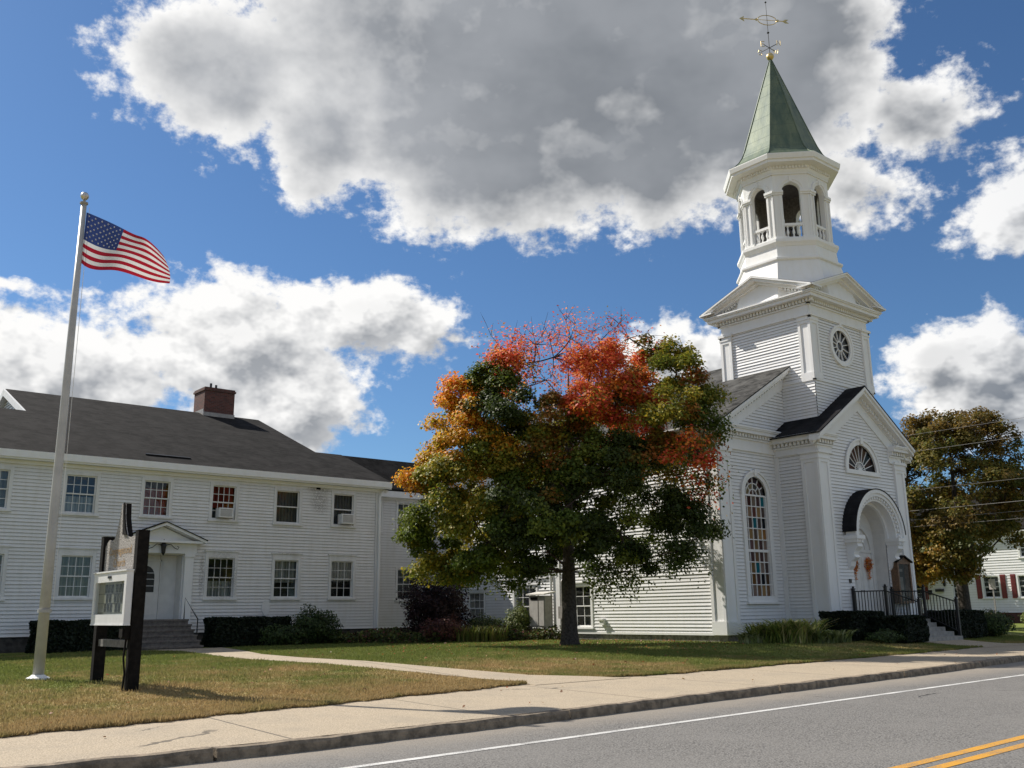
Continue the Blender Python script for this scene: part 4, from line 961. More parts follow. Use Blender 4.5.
    for L, dx, dy in (('S', 0, 1), ('N', 0, -1), ('E', -1, 0), ('W', 1, 0)):
        FL = FR((x+.48*dx, y+.48*dy, 25.50), (.845, -.535, 0), (.535, .845, 0))
        m = MB()
        for st in strokes[L]: m.tube([FL(a, 0, c) for a, c in st], .016, 5)
        m.build('compass_letter', GOLD, v)
belfry()
b = MB(); b.lathe((CX, CY, 16.35), [(.02, .62), (.18, .60), (.26, .48), (.30, .22), (.42, .02), (.44, 0.0), (.36, .03)], 20); b.tube([(CX-.5, CY, 17.05), (CX+.5, CY, 17.05)], .05, 6)
solo(b, 'bell', BRONZE, (CX, CY, 16.35), 'bronze church bell hanging in the open belfry', 'bell', smooth=True)

def wreath(x, y, z, label):
    t = thing('wreath', (x, y, z), label, 'wreath', 'autumn wreaths on the church doors')
    n = 420; q = rng.uniform(0, 2*np.pi, n); rr = .15+rng.normal(0, .045, n); P = np.stack([x+rr*np.cos(q), y-.06+rng.normal(0, .03, n), z+rr*1.15*np.sin(q)], 1)
    pal = np.array([(.70, .20, .03), (.60, .11, .02), (.72, .36, .05), (.30, .09, .02), (.42, .17, .04)])
    leaf_mesh('ring', P, rng.normal(0, 1, (n, 3))+V3(0, -1.2, 0), rng.uniform(.035, .07, n), pal[rng.integers(0, 5, n)], DLEAF, t)
    n = 90; P = np.stack([x+rng.normal(0, .05, n), y-.06+rng.normal(0, .02, n), z-.22-rng.uniform(0, .34, n)], 1)
    leaf_mesh('ribbon', P, rng.normal(0, 1, (n, 3))+V3(0, -1.2, 0), rng.uniform(.03, .06, n), pal[rng.integers(0, 3, n)], DLEAF, t)
def leaf_mesh(name, P, N, size, cols, mat, parent=None, asp=.72, kind=None, droop=0.0):
    n = len(P); N = N/(np.linalg.norm(N, axis=1, keepdims=True)+1e-9)
    A = rng.normal(0, 1, (n, 3)); T = np.cross(N, A); T /= np.linalg.norm(T, axis=1, keepdims=True)+1e-9; B = np.cross(N, T)
    s = np.asarray(size).reshape(-1, 1)
    v = np.empty((n, 4, 3)); v[:, 0] = P-T*s*.5; v[:, 1] = P+B*s*.5*asp+N*s*.10; v[:, 2] = P+T*s*.5-N*s*droop; v[:, 3] = P-B*s*.5*asp+N*s*.10
    me = bpy.data.meshes.new(name); o = bpy.data.objects.new(name, me); COL.objects.link(o)
    po = np.zeros(3)
    if parent is not None: o.parent = parent; po = ORG[parent.name]
    ORG[o.name] = po
    me.vertices.add(n*4); me.vertices.foreach_set('co', (v.reshape(-1, 3)-po).ravel())
    me.loops.add(n*4); me.loops.foreach_set('vertex_index', np.arange(n*4, dtype=np.int32))
    me.polygons.add(n); me.polygons.foreach_set('loop_start', np.arange(0, n*4, 4, dtype=np.int32)); me.polygons.foreach_set('loop_total', np.full(n, 4, dtype=np.int32))
    me.materials.append(mat)
    ca = me.color_attributes.new('Col', 'FLOAT_COLOR', 'POINT'); c = np.ones((n, 4, 4)); c[:, :, :3] = np.asarray(cols)[:, None, :]; ca.data.foreach_set('color', c.ravel())
    me.update(calc_edges=True)
    if kind: o['kind'] = kind
    return o
wreath(CX-.47, YV+.50-.08, 2.98, 'orange autumn leaf wreath on the left leaf of the church doors')
wreath(CX+.47, YV+.50-.08, 2.98, 'orange autumn leaf wreath on the right leaf of the church doors')

# iron railings at the church steps
def railing(x, label):
    t = thing('iron_railing', (x, 16.5, .42), label, 'railing', 'iron railings at the church steps')
    y0, y1, y2 = YV-.05, 17.62, 16.46; zt, zl = 2.0, 1.60
    for y, z0, z1 in ((y0-.04, 1.0, 2.06), (y1, 1.0, 2.10), (y2, .2, 1.66)):
        m = MB(); m.box(ID, x-.045, x+.045, y-.045, y+.045, z0, z1); m.box(ID, x-.06, x+.06, y-.06, y+.06, z1, z1+.03); m.lathe((x, y, z1+.03), [(.03, 0), (.05, .04), (.01, .08)], 8); m.build('post', IRON, t)
    m = MB(); m.box(ID, x-.025, x+.025, y1, y0, zt-.04, zt); m.box(ID, x-.02, x+.02, y1, y0, 1.10, 1.13)
    FS = FR((x, y1, 0), (1, 0, 0), (0, -1, -(zt-zl)/(y1-y2)));
    m.box(FS, -.025, .025, 0, y1-y2, zt-.04, zt)
    FS2 = FR((x, y1, 0), (1, 0, 0), (0, -1, -.56/(y1-y2))); m.box(FS2, -.02, .02, 0, y1-y2, 1.10, 1.13); m.build('rail', IRON, t)
    m = MB()
    for k in range(1, 11): y = y1+(y0-y1)*k/11; m.box(ID, x-.011, x+.011, y-.011, y+.011, 1.12, zt-.02)
    for k in range(1, 10):
        q = k/10; y = y1-(y1-y2)*q; m.box(ID, x-.011, x+.011, y-.011, y+.011, 1.12-.56*q, zt-.02-(zt-zl)*q)
    m.build('balusters', IRON, t)
railing(31.66, 'black iron railing on the side of the church steps nearer the lily bed')
railing(34.30, 'black iron railing on the side of the church steps nearer the street corner')

def notice_board():
    F = FR((0, YV, 0), (1, 0, 0), (0, -1, 0)); t = thing('notice_board', (35.02, YV, 1.5), 'brown wooden notice case with peaked top on the wall right of the church doors', 'notice board')
    a0, a1, z0, z1 = 34.52, 35.50, 1.55, 3.08; m = MB()
    m.box(F, a0, a0+.09, .02, .30, z0, z1); m.box(F, a1-.09, a1, .02, .30, z0, z1); m.box(F, a0+.09, a1-.09, .02, .30, z0, z0+.09); m.box(F, a0+.09, a1-.09, .02, .30, z1-.08, z1); m.box(F, a0+.09, a1-.09, .02, .06, z0+.09, z1-.08)
    m.prism(F, [(a0, z1), (a1, z1), ((a0+a1)/2, z1+.20)], .04, .28); m.build('case', BRWOOD, t)
    m = MB()
    for sg in (1, -1):
        FQ = FR(((a0+a1)/2, YV, z1+.25), (sg, 0, -.40), (0, -1, 0)); m.box(FQ, 0, .58, .02, .36, -.05, 0)
    m.build('roof', DKWOOD, t)
    m = MB(); m.box(F, a0+.09, a1-.09, .06, .07, z0+.09, z1-.08); m.build('backing', simple('green_felt', (.025, .035, .03), .9), t)
    m = MB()
    for (u, v, w, h) in ((.13, 1.18, .62, .10), (.13, .92, .30, .16), (.13, .66, .30, .20), (.13, .40, .30, .18), (.47, .50, .26, .48), (.47, .16, .26, .28), (.13, .14, .28, .18)): m.box(F, a0+u, a0+u+w, .07, .075, z0+v, z0+v+h)
    m.build('paper', simple('notice_paper', (.22, .205, .18), .8, .2, 5), t)
    m = MB(); m.quad(F(a0+.09, .27, z0+.09), F(a1-.09, .27, z0+.09), F(a1-.09, .27, z1-.08), F(a0+.09, .27, z1-.08)); m.build('pane', CGLASS, t)
notice_board()

def cabinet():
    t = thing('utility_cabinet', (26.05, 28.8, .38), 'beige metal utility cabinet on legs with sloping lid beside the church wall', 'utility cabinet')
    x0, x1, y0, y1, z0, z1 = 25.62, 26.02, 28.52, 29.46, .84, 2.04
    m = MB(); m.box(ID, x0, x1, y0, y1, z0, z1); m.build('case', GALV, t)
    F = FR((x0, 0, 0), (0, 1, 0), (-1, 0, 0)); m = MB(); m.box(F, y0+.05, y0+.34, 0, .02, z0+.05, z1-.18); m.box(F, y0+.40, y1-.05, 0, .02, z0+.05, z1-.2); m.build('door', simple('cabinet_door_paint', (.42, .40, .37), .5, .1, 5), t)
    m = MB(); m.box(F, y0+.42, y1-.1, .0, .012, z1-.16, z1-.05); m.build('louvre', DKWOOD, t)
    m = MB(); FL = FR((x0-.10, 0, z1+.02), (1, 0, .16), (0, 1, 0)); m.box(FL, 0, .62, y0-.08, y1+.08, 0, .05); m.build('lid', simple('cabinet_lid_paint', (.60, .58, .53), .5, .1, 5), t)
    for x in (x0+.04, x1-.08):
        for y in (y0+.04, y1-.08): m = MB(); m.box(ID, x, x+.05, y, y+.05, .33, z0); m.build('leg', GALV, t)
cabinet()
m = MB(); Fs = FR((XW, 0, 0), (0, 1, 0), (-1, 0, 0)); m.box(Fs, 28.62, 28.86, .03, .20, 1.15, 1.62); m.tube([(XW-.10, 28.74, 1.62), (XW-.10, 28.74, 2.6), (XW-.03, 28.74, 2.7)], .03, 6); m.tube([(XW-.1, 28.74, 1.15), (XW-.1, 28.74, .3)], .035, 6); m.tube([(XW-.1, 28.66, 1.15), (XW-.12, 28.6, .7), (XW-.15, 28.5, .3)], .02, 6)
solo(m, 'electric_meter', GALV, (XW-.1, 28.74, .36), 'grey meter box with conduit on the church wall behind the maple trunk', 'meter')

# ------------------------------------------------------------------ flagpole and flag
PX, PY = 5.02, 19.28; PZ = .375; PT = 9.56
def flagpole():
    t = thing('flagpole', (PX, PY, PZ), 'tall tapered grey white flagpole standing on the lawn', 'flagpole')
    m = MB(); m.tube([(PX, PY, PZ), (PX, PY, 3.0), (PX, PY, 6.4), (PX, PY, PT)], [.098, .088, .072, .054], 16); m.build('pole', GREYM, t, smooth=True)
    m = MB(); m.lathe((PX, PY, PZ), [(.20, 0), (.20, .025), (.14, .05), (.105, .08)], 16); m.build('base_collar', W, t)
    m = MB(); m.lathe((PX, PY, 1.54), [(.10, 0), (.12, .0), (.12, .06), (.10, .06)], 16); m.build('cleat_band', GREYM, t)
    m = MB(); m.lathe((PX, PY, PT), [(.055, 0), (.08, .02), (.08, .05), (.03, .07), (.022, .12)], 12); m.build('truck', GALV, t)
    m = MB(); m.lathe((PX, PY, PT+.19), [(.005, -.085), (.05, -.07), (.08, -.025), (.085, .0), (.08, .025), (.05, .07), (.005, .085)], 16); m.build('ball_finial', simple('silver_ball', (.55, .52, .48), .3, .1, 5, metal=.8), t, smooth=True)
    m = MB(); m.tube([(PX+.10, PY-.05, PT-.05), (PX+.11, PY-.05, 6), (PX+.12, PY-.06, 1.65)], .005, 4); m.build('halyard', W, t)
flagpole()
def flag():
    H, L = 1.08, 1.95; nu, nv = 80, 39
    du = V3(.74, -.67, 0); du /= np.linalg.norm(du); dn = V3(.67, .74, 0)
    base = V3(PX, PY, 9.40)+du*.07
    us = np.linspace(0, 1, 6)
    TX, TZ = (0, .38, .78, 1.05, 1.31, 1.50), (0, -.17, -.36, -.50, -.65, -.86)       # top edge, drooping to the fly
    BX, BZ = (-.02, .24, .58, .94, 1.33, 1.67), (-1.07, -1.22, -1.26, -1.32, -1.40, -1.46)   # bottom edge
    def cr(xs, ys, x):                                  # smooth interpolation through the sampled edge
        return float(np.polyval(np.polyfit(xs, ys, 4), x))
    FT = [np.polyfit(us, y, 4) for y in (TX, TZ, BX, BZ)]
    def P(u, v):        # u 0..1 along fly, v 0..1 downwards
        tx, tz, bx, bz = [float(np.polyval(q, u)) for q in FT]
        belly = math.sin(math.pi*v)*.05*u
        x = tx+(bx-tx)*v+belly; z = tz+(bz-tz)*v+.02*math.sin(9*u+5*v)*u
        wv = (.13*math.sin(6.5*u+1.6*v)+.05*math.sin(13*u-3*v+1))*(.15+u)+.25*u*u
        return base+du*x+dn*wv+V3(0, 0, z)
    v = [P(i/nu, j/nv) for i in range(nu+1) for j in range(nv+1)]; f = []; fm = []
    for i in range(nu):
        for j in range(nv):
            k = i*(nv+1)+j; f.append((k, k+1, k+nv+2, k+nv+1))
            s = j//3; fm.append(2 if (i/nu < .40 and s < 7) else (s % 2))
    def cloth(name, col):
        m_, t_, b_, o_ = newmat(name); b_.inputs['Base Color'].default_value = (*col, 1); b_.inputs['Roughness'].default_value = .8
        wv = t_.new('ShaderNodeTexNoise'); wv.inputs['Scale'].default_value = 220; bump(t_, b_, wv.outputs[0], .15, .003)
        tl = t_.new('ShaderNodeBsdfTranslucent'); tl.inputs[0].default_value = (*col, 1); mx = t_.new('ShaderNodeMixShader'); mx.inputs[0].default_value = .32
        t_.l.new(b_.outputs[0], mx.inputs[1]); t_.l.new(tl.outputs[0], mx.inputs[2]); t_.l.new(mx.outputs[0], o_.inputs[0]); return m_
    ms = [cloth('flag_red', (.40, .010, .028)), cloth('flag_white', (.80, .79, .77)), cloth('flag_blue', (.030, .055, .19))]
    st = MB()
    for r_ in range(9):
        for c_ in range(11):
            if (r_+c_) % 2: continue
            uc, vc = .40*(c_+1)/12, (7/13)*(r_+1)/10
            for side in (.006, -.006):
                pts = []
                for q in range(10):
                    rad = .026 if q % 2 == 0 else .011; a = math.pi/2+q*math.pi/5
                    pts.append(P(uc+rad*math.cos(a)/L, vc-rad*math.sin(a)/H)+dn*side)
                st.quad(*pts)
    k0 = len(v); v += [np.array(q) for q in st.v]; f += [tuple(i+k0 for i in q) for q in st.f]; fm += [1]*len(st.f)
    loc = (PX, PY, 8.3)
    o = mesh_obj('flag', np.array(v)-V3(*loc), f, ms, None, True, None, fm); o.location = loc; ORG[o.name] = V3(*loc)
    tag(o, 'red white and blue stars and stripes flag flying from the pole', 'flag')
flag()

# ------------------------------------------------------------------ church sign on the lawn
def stroke_text(mb, F, text, a, c, h, b0, b1, sp=.62, w=.16):
    """simple block lettering from a built-in font, turned into flat mesh"""
    cu = bpy.data.curves.new('lettering', 'FONT'); cu.body = text; cu.size = 1; cu.align_x = 'CENTER'; cu.extrude = 0
    ob = bpy.data.objects.new('lettering', cu); COL.objects.link(ob); dg = bpy.context.evaluated_depsgraph_get(); me = ob.evaluated_get(dg).to_mesh()
    vs = [F(a+v.co.x*h, b1, c+v.co.y*h) for v in me.vertices]; fs = [tuple(p.vertices) for p in me.polygons]; mb.add(vs, fs)
    ob.evaluated_get(dg).to_mesh_clear(); bpy.data.objects.remove(ob); bpy.data.curves.remove(cu)
def church_sign():
    X = 5.61; t = thing('church_sign', (X+.05, 17.3, .30), 'church name sign on two dark timber posts with a white glazed letter case', 'sign')
    for y in (16.43, 18.20):
        m = MB(); m.box(ID, X, X+.19, y-.07, y+.07, .05, 2.85); m.box(ID, X-.003, X+.193, y-.073, y+.073, 2.85, 2.865); m.build('post', DKWOOD, t)
    F = FR((X, 0, 0), (0, -1, 0), (-1, 0, 0))      # a runs towards the street; letters read from -X
    yl, yr = 18.13, 16.50; cy = (yl+yr)/2
    wn = newmat('flaking_sign_paint'); m_, tt, bb, oo = wn; p = tt.pos()
    fl = tt.noise(p, 40, 5, .75); tt.set(bb.inputs['Base Color'], tt.mix(tt.step(fl, .44, .58), (.46, .43, .40), (.10, .09, .08))); bb.inputs['Roughness'].default_value = .8
    m = MB(); m.box(FR((X+.04, 0, 0), (0, 1, 0), (1, 0, 0)), yr, yl, 0, .12, 2.235, 2.70)
    FS = FR((X+.04, cy, 0), (0, -1, 0), (1, 0, 0))
    pr = [(-.76, 2.70), (-.76, 2.73), (-.62, 2.79), (-.46, 2.76), (-.34, 2.80), (-.26, 2.94), (-.17, 3.12), (-.10, 3.39), (.085, 3.39), (.13, 3.12), (.22, 2.94), (.32, 2.80), (.46, 2.77), (.62, 2.79), (.76, 2.73), (.76, 2.70)]
    m.build('name_board', m_, t)
    m = MB(); m.prism(FS, pr, .0, .012); m.build('crest_face', m_, t)
    m = MB(); m.prism(FS, [(q_[0]*.99, q_[1]-.004 if q_[1] > 2.705 else q_[1]) for q_ in pr], .0125, .10); m.build('crest', DKWOOD, t)
    m = MB(); m.prism(FR((X+.035, cy, 0), (0, -1, 0), (1, 0, 0)), [(.02, 3.38), (.078, 3.40), (.115, 3.18), (.20, 2.95), (.32, 2.82), (.27, 2.82), (.10, 2.84)], -.02, 0)
    m.build('carved_steeple', DKWOOD, t)
    gm = simple('faded_gold_lettering', (.34, .20, .06), .6, .5, 30)
    m = MB(); FT = FR((X+.04, cy, 0), (0, -1, 0), (-1, 0, 0)); stroke_text(m, FT, 'Congregational', 0, 2.51, .19, .0, .006); stroke_text(m, FT, 'Church', 0, 2.30, .20, .0, .006); m.build('lettering', gm, t)
    # letter case
    m = MB(); a0, a1, z0, z1 = 16.38, 18.06, 1.33, 2.19; FX = FR((X-.02, 0, 0), (0, 1, 0), (-1, 0, 0))
    fw = .10
    m.box(FX, a0, a1, 0, .03, z0, z1); m.box(FX, a0, a0+fw, .03, .11, z0, z1); m.box(FX, a1-fw, a1, .03, .11, z0, z1); m.box(FX, a0+fw, a1-fw, .03, .11, z1-.16, z1); m.box(FX, a0+fw, a1-fw, .03, .11, z0, z0+.16)
    m.box(FX, a0-.015, a1+.015, .0, .13, z1, z1+.025); m.box(FX, a0-.01, a1+.01, .0, .12, z0-.02, z0); cs = m.build('letter_case', ALU, t)
    m = MB(); m.box(FX, a0+fw, a1-fw, .03, .04, z0+.17, z1-.17); m.build('letter_panel', simple('panel_cream', (.30, .285, .22), .7, .1, 4), cs)
    m = MB(); m.box(FX, (a0+a1)/2-.08, (a0+a1)/2+.08, .11, .125, z1-.10, z1-.06); m.build('latch', IRON, cs)
    m = MB()
    for r_, (z, hh) in enumerate(((1.85, .14), (1.69, .14), (1.53, .14))):
        m.box(FX, a0+fw, a1-fw, .04, .045, z-.018, z-.010)
        y = a1-.44-(.08 if r_ == 1 else 0)
        for k in range(7 if r_ != 2 else 6):
            if k in ((3,), (2,), (3,))[r_]: y -= .10; continue
            w = .095; m.box(FX, y-w, y-w+.025, .04, .047, z, z+hh); m.box(FX, y-.03, y, .04, .047, z, z+hh)
            if k % 2: m.box(FX, y-w, y, .047, .050, z+hh*.45, z+hh*.62)
            else: m.box(FX, y-w, y, .047, .050, z+hh*.8, z+hh); m.box(FX, y-w, y, .047, .050, z, z+hh*.2) if k % 3 else None
            y -= .155
    m.build('letters', simple('letter_black', (.03, .028, .022), .6), cs)
    m = MB(); m.quad(FX(a0+fw, .09, z0+.16), FX(a1-fw, .09, z0+.16), FX(a1-fw, .09, z1-.16), FX(a0+fw, .09, z1-.16)); m.build('pane', CGLASS, cs)
    m = MB(); m.box(ID, X+.05, X+.13, 16.50, 18.13, .95, 1.07); m.build('crossbar', GWOOD, t)
    m = MB(); m.box(ID, X-.09, X, 16.40, 16.60, 1.09, 1.29); m.box(ID, X-.12, X-.09, 16.42, 16.58, 1.12, 1.26); m.tube([(X-.03, 16.48, 1.09), (X-.05, 16.485, .8), (X-.02, 16.47, .55), (X-.04, 16.47, .25)], .016, 6); m.build('light_box', DKWOOD, t)
church_sign()

# ------------------------------------------------------------------ trees
def frame_t(x, y):
    h = V3(x, y, 0); h /= np.linalg.norm(h); return h, V3(h[1], -h[0], 0)
def bez(a, b, c, n=8): return [(1-q)**2*a+2*q*(1-q)*b+q*q*c for q in np.linspace(0, 1, n)]
def tree(name, base, label, cat, trunk_r, fork, top, boughs, lsize, total, pal, axis, seed=1, clump=.42, flat=.62, group=None, limbfrac=1.0):
    """boughs: (t, z, d, r, hue, density): t to the right, d away from the street, z above the base.
    Every bough is a cloud of leaf clumps at the end of a limb; pal[hue] = list of leaf colours"""
    rg = np.random.default_rng(seed); th = thing(name, base, label, cat, group); B = V3(*base); h, r_ = axis
    P3 = lambda t, z, d: B+r_*t+h*d+V3(0, 0, z)
    mt = MB(); lean = r_*.15+h*.1
    lead = [B+V3(0, 0, -.1), B+V3(0, 0, .12), B+V3(0, 0, .45), B+V3(.02, 0, fork*.6), B+V3(.03, .02, fork), B+lean*.5+V3(0, 0, fork+(top-fork)*.3), B+lean+V3(0, 0, fork+(top-fork)*.62), B+lean*1.3+V3(0, 0, top*.9)]
    mt.tube(lead, [trunk_r*1.65, trunk_r*1.35, trunk_r*1.12, trunk_r, trunk_r*.98, trunk_r*.55, trunk_r*.28, trunk_r*.06], 14); mt.build('trunk', BARK, th, smooth=True)
    lz = [p[2] for p in lead]
    lead_at = lambda z: np.array([np.interp(z, lz, [p[i] for p in lead]) for i in range(2)]+[z])
    ml = MB(); LP = []; LN = []; LC = []; LS = []
    vol = sum(b[3]**2*b[5] for b in boughs); C0 = B+V3(0, 0, top*.5)
    nodes = []
    for bi, (t, z, d, r, hue, den) in enumerate(sorted(boughs, key=lambda q: q[1])):
        c = P3(t, z, d); rad = math.hypot(t, d)
        zs_ = B[2]+np.clip(z-rad*(.75 if z > 3.5 else .25)-.3, fork*1.18, top*.8); s = lead_at(zs_); r0 = trunk_r*np.interp(zs_-B[2], [fork, top*.8], [.34, .12])*(.5 if z < 3.3 else 1)
        # join a neighbouring limb part-way out if one is close
        if nodes:
            NP = np.array([q[0] for q in nodes]); dd = np.linalg.norm(NP-c, axis=1); j = dd.argmin()
            if dd[j] < np.linalg.norm(c-s)*.55 and NP[j][2] < c[2]+.4: s = NP[j]; r0 = nodes[j][1]*.8
        mid = (s+c)/2+V3(0, 0, (-.12 if z > 3.5 else .10)*np.linalg.norm(c-s)); pts = bez(s, mid, c, 7)
        rr = np.linspace(r0, .022, 7); ml.tube(pts, rr, 6, False); nodes += [(p, q) for p, q in zip(pts[2:], rr[2:])]
        n = max(6, int(13*(r/1.2)**2*rg.uniform(.85, 1.15)/(clump/.42)**1.2)); D = rg.normal(0, 1, (n, 3)); D /= np.linalg.norm(D, axis=1, keepdims=True)
        cl_ = clump*(1.0 if den > .5 else 1.5); CC = c+D*(r*rg.uniform(.35, 1.0, n)**.7)[:, None]*V3(1, 1, .78)
        for q in CC:
            ml.tube(bez(c+(q-c)*.05, (c+q)/2+V3(0, 0, .08), q, 3), [.016, .011, .005], 4, False)
            if den < .5:
                for _ in range(3):
                    e = q+(q-c)/np.linalg.norm(q-c)*rg.uniform(.15, .42)+rg.normal(0, .18, 3)+V3(0, 0, .12); ml.tube([q, (q+e)/2+V3(0, 0, .03), e], [.010, .007, .003], 4, False)
        per = int(total*(r*r*den/vol)/n); idx = np.repeat(np.arange(n), np.maximum(3, (per*rg.uniform(.5, 1.5, n)).astype(int))); m = len(idx)
        U = rg.normal(0, 1, (m, 3)); U /= np.linalg.norm(U, axis=1, keepdims=True); U *= (rg.uniform(0, 1, m)**.55*np.minimum(1.35, 1+.14*rg.normal(0, 1, m)**2))[:, None]
        off = U*V3(cl_, cl_, cl_*(flat if den > .5 else .95))*rg.uniform(.75, 1.25, n)[idx][:, None]; off[:, 2] -= .25*(off[:, 0]**2+off[:, 1]**2)/cl_
        P = CC[idx]+off; LP.append(P)
        out = P-C0; out /= np.linalg.norm(out, axis=1, keepdims=True)
        LN.append(out*.45+U*.35+V3(0, 0, .55)+rg.normal(0, .45, (m, 3)))
        near = sorted(boughs, key=lambda q: (q[0]-t)**2+(q[1]-z)**2)[:6]; col = np.empty((m, 3))
        for ci in range(n):      # most clumps keep the hue of their bough, some take a neighbour's
            hu = hue if rg.uniform() < .66 else near[rg.integers(0, len(near))][4]
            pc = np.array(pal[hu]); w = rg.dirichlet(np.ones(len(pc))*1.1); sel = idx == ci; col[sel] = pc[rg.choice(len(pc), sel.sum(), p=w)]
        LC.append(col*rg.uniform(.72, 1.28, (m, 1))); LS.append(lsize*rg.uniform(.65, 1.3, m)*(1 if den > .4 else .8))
    ml.build('limbs', TWIG, th)
    leaf_mesh('foliage', np.concatenate(LP), np.concatenate(LN), np.concatenate(LS), np.clip(np.concatenate(LC), .004, .9), LEAF, th, droop=.15)
    return th
PAL = {
 'orange': [(.78, .34, .025), (.72, .26, .02), (.62, .40, .035), (.78, .19, .03)],
 'gold': [(.60, .39, .03), (.64, .32, .025), (.36, .31, .03), (.68, .27, .025)],
 'olive': [(.28, .25, .028), (.20, .215, .024), (.36, .27, .028), (.14, .175, .02)],
 'green': [(.11, .15, .018), (.08, .12, .015), (.16, .185, .022)],
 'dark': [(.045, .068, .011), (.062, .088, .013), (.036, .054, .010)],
 'red': [(.88, .25, .09), (.86, .18, .08), (.88, .34, .07), (.70, .11, .06)],
 'redmix': [(.80, .15, .06), (.70, .23, .03), (.30, .20, .02), (.62, .08, .04)],
 'rust': [(.28, .14, .02), (.20, .15, .02), (.34, .11, .02), (.13, .12, .015)]}
MX, MY = 21.87, 23.18
def maple():
    ax = frame_t(MX, MY)
    # (t, z, r, hue, density) of the boughs seen from the street
    F = [(-3.8, 8.1, 1.05, 'orange', 1), (-4.4, 6.9, 1.0, 'gold', 1), (-4.95, 5.6, .95, 'gold', 1), (-2.95, 8.6, .95, 'redmix', .8), (-3.45, 6.9, 1.1, 'gold', 1), (-4.3, 4.9, 1.1, 'olive', 1),
         (-5.1, 4.2, .80, 'green', 1), (-4.6, 3.2, 1.05, 'olive', 1), (-4.0, 2.45, .80, 'olive', 1), (-4.9, 2.5, .7, 'olive', .9), (-3.2, 2.3, .6, 'green', .9), (-3.1, 4.0, 1.25, 'olive', 1), (-5.05, 3.4, .75, 'green', 1),
         (-2.0, 7.1, 1.20, 'dark', 1.1), (-2.3, 8.2, .85, 'green', 1), (-1.3, 5.8, 1.3, 'olive', 1), (-.35, 7.0, 1.15, 'olive', 1), (-2.3, 5.7, 1.1, 'olive', .9),
         (-2.0, 9.3, 1.0, 'red', .17), (-.9, 9.5, 1.0, 'red', .15), (.3, 9.7, 1.0, 'red', .17), (1.3, 9.5, 1.0, 'red', .13), (2.3, 9.7, .85, 'red', .16), (-.3, 9.0, 1.2, 'red', .12), (-1.6, 8.9, .9, 'redmix', .5),
         (1.0, 8.7, 1.15, 'red', .62), (2.1, 8.7, 1.05, 'red', .65), (1.7, 7.4, 1.15, 'redmix', .9), (.7, 7.3, .95, 'redmix', .9), (2.7, 7.2, 1.05, 'redmix', 1),
         (3.15, 9.35, .78, 'rust', .9), (3.95, 9.2, .72, 'olive', 1), (3.7, 8.2, .95, 'olive', 1), (4.3, 7.5, .8, 'olive', 1), (4.55, 6.6, .75, 'green', 1), (3.4, 6.9, 1.0, 'olive', 1),
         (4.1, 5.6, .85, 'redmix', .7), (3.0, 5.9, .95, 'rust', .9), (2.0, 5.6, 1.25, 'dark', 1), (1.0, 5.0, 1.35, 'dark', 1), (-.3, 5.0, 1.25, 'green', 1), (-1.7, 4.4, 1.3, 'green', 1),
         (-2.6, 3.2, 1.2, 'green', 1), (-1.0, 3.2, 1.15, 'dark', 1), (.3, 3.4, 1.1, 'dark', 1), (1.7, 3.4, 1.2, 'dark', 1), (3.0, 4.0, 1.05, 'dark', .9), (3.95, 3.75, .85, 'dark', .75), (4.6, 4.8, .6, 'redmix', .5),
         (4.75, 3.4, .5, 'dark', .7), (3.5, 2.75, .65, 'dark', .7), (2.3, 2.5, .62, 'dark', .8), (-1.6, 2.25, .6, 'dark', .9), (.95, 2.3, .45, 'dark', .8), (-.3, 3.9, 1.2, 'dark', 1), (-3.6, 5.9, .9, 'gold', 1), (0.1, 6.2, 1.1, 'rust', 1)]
    rg = np.random.default_rng(5); boughs = []
    for (t, z, r, hue, den) in F:
        rho = (t/5.6)**2+((z-5.6)/(5.2 if z > 5.6 else 4.2))**2; dep = 3.5*math.sqrt(max(0, 1-rho)); r *= 1.0
        t = t*.95+(.35 if t < -2.5 and 4.5 < z < 9 else 0); r *= .93
        boughs.append((t, z, -dep*rg.uniform(.75, 1.0)+rg.uniform(-.3, .3)-(1.0 if t > 3 else 0), r, hue, den))
        if dep > 1.3: boughs.append((t+rg.uniform(-.4, .4), z+rg.uniform(-.3, .3), dep*rg.uniform(.45, .75), r*.9, {'dark': 'green', 'redmix': 'olive'}.get(hue, hue), den*.6))
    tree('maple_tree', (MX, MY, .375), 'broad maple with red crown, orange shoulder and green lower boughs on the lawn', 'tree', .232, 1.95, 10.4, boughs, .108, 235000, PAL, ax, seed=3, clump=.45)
maple()
PAL2 = {q_: [(.68*col_[0], .76*col_[1], .78*col_[2]) for col_ in v_] for q_, v_ in {'a': [(.22, .185, .032), (.28, .21, .035), (.16, .165, .030), (.32, .20, .032)], 'b': [(.48, .29, .04), (.52, .25, .035), (.32, .24, .04)], 'c': [(.13, .145, .028), (.17, .175, .03), (.21, .165, .03)], 'd': [(.27, .16, .04), (.32, .18, .035), (.20, .15, .032)]}.items()}
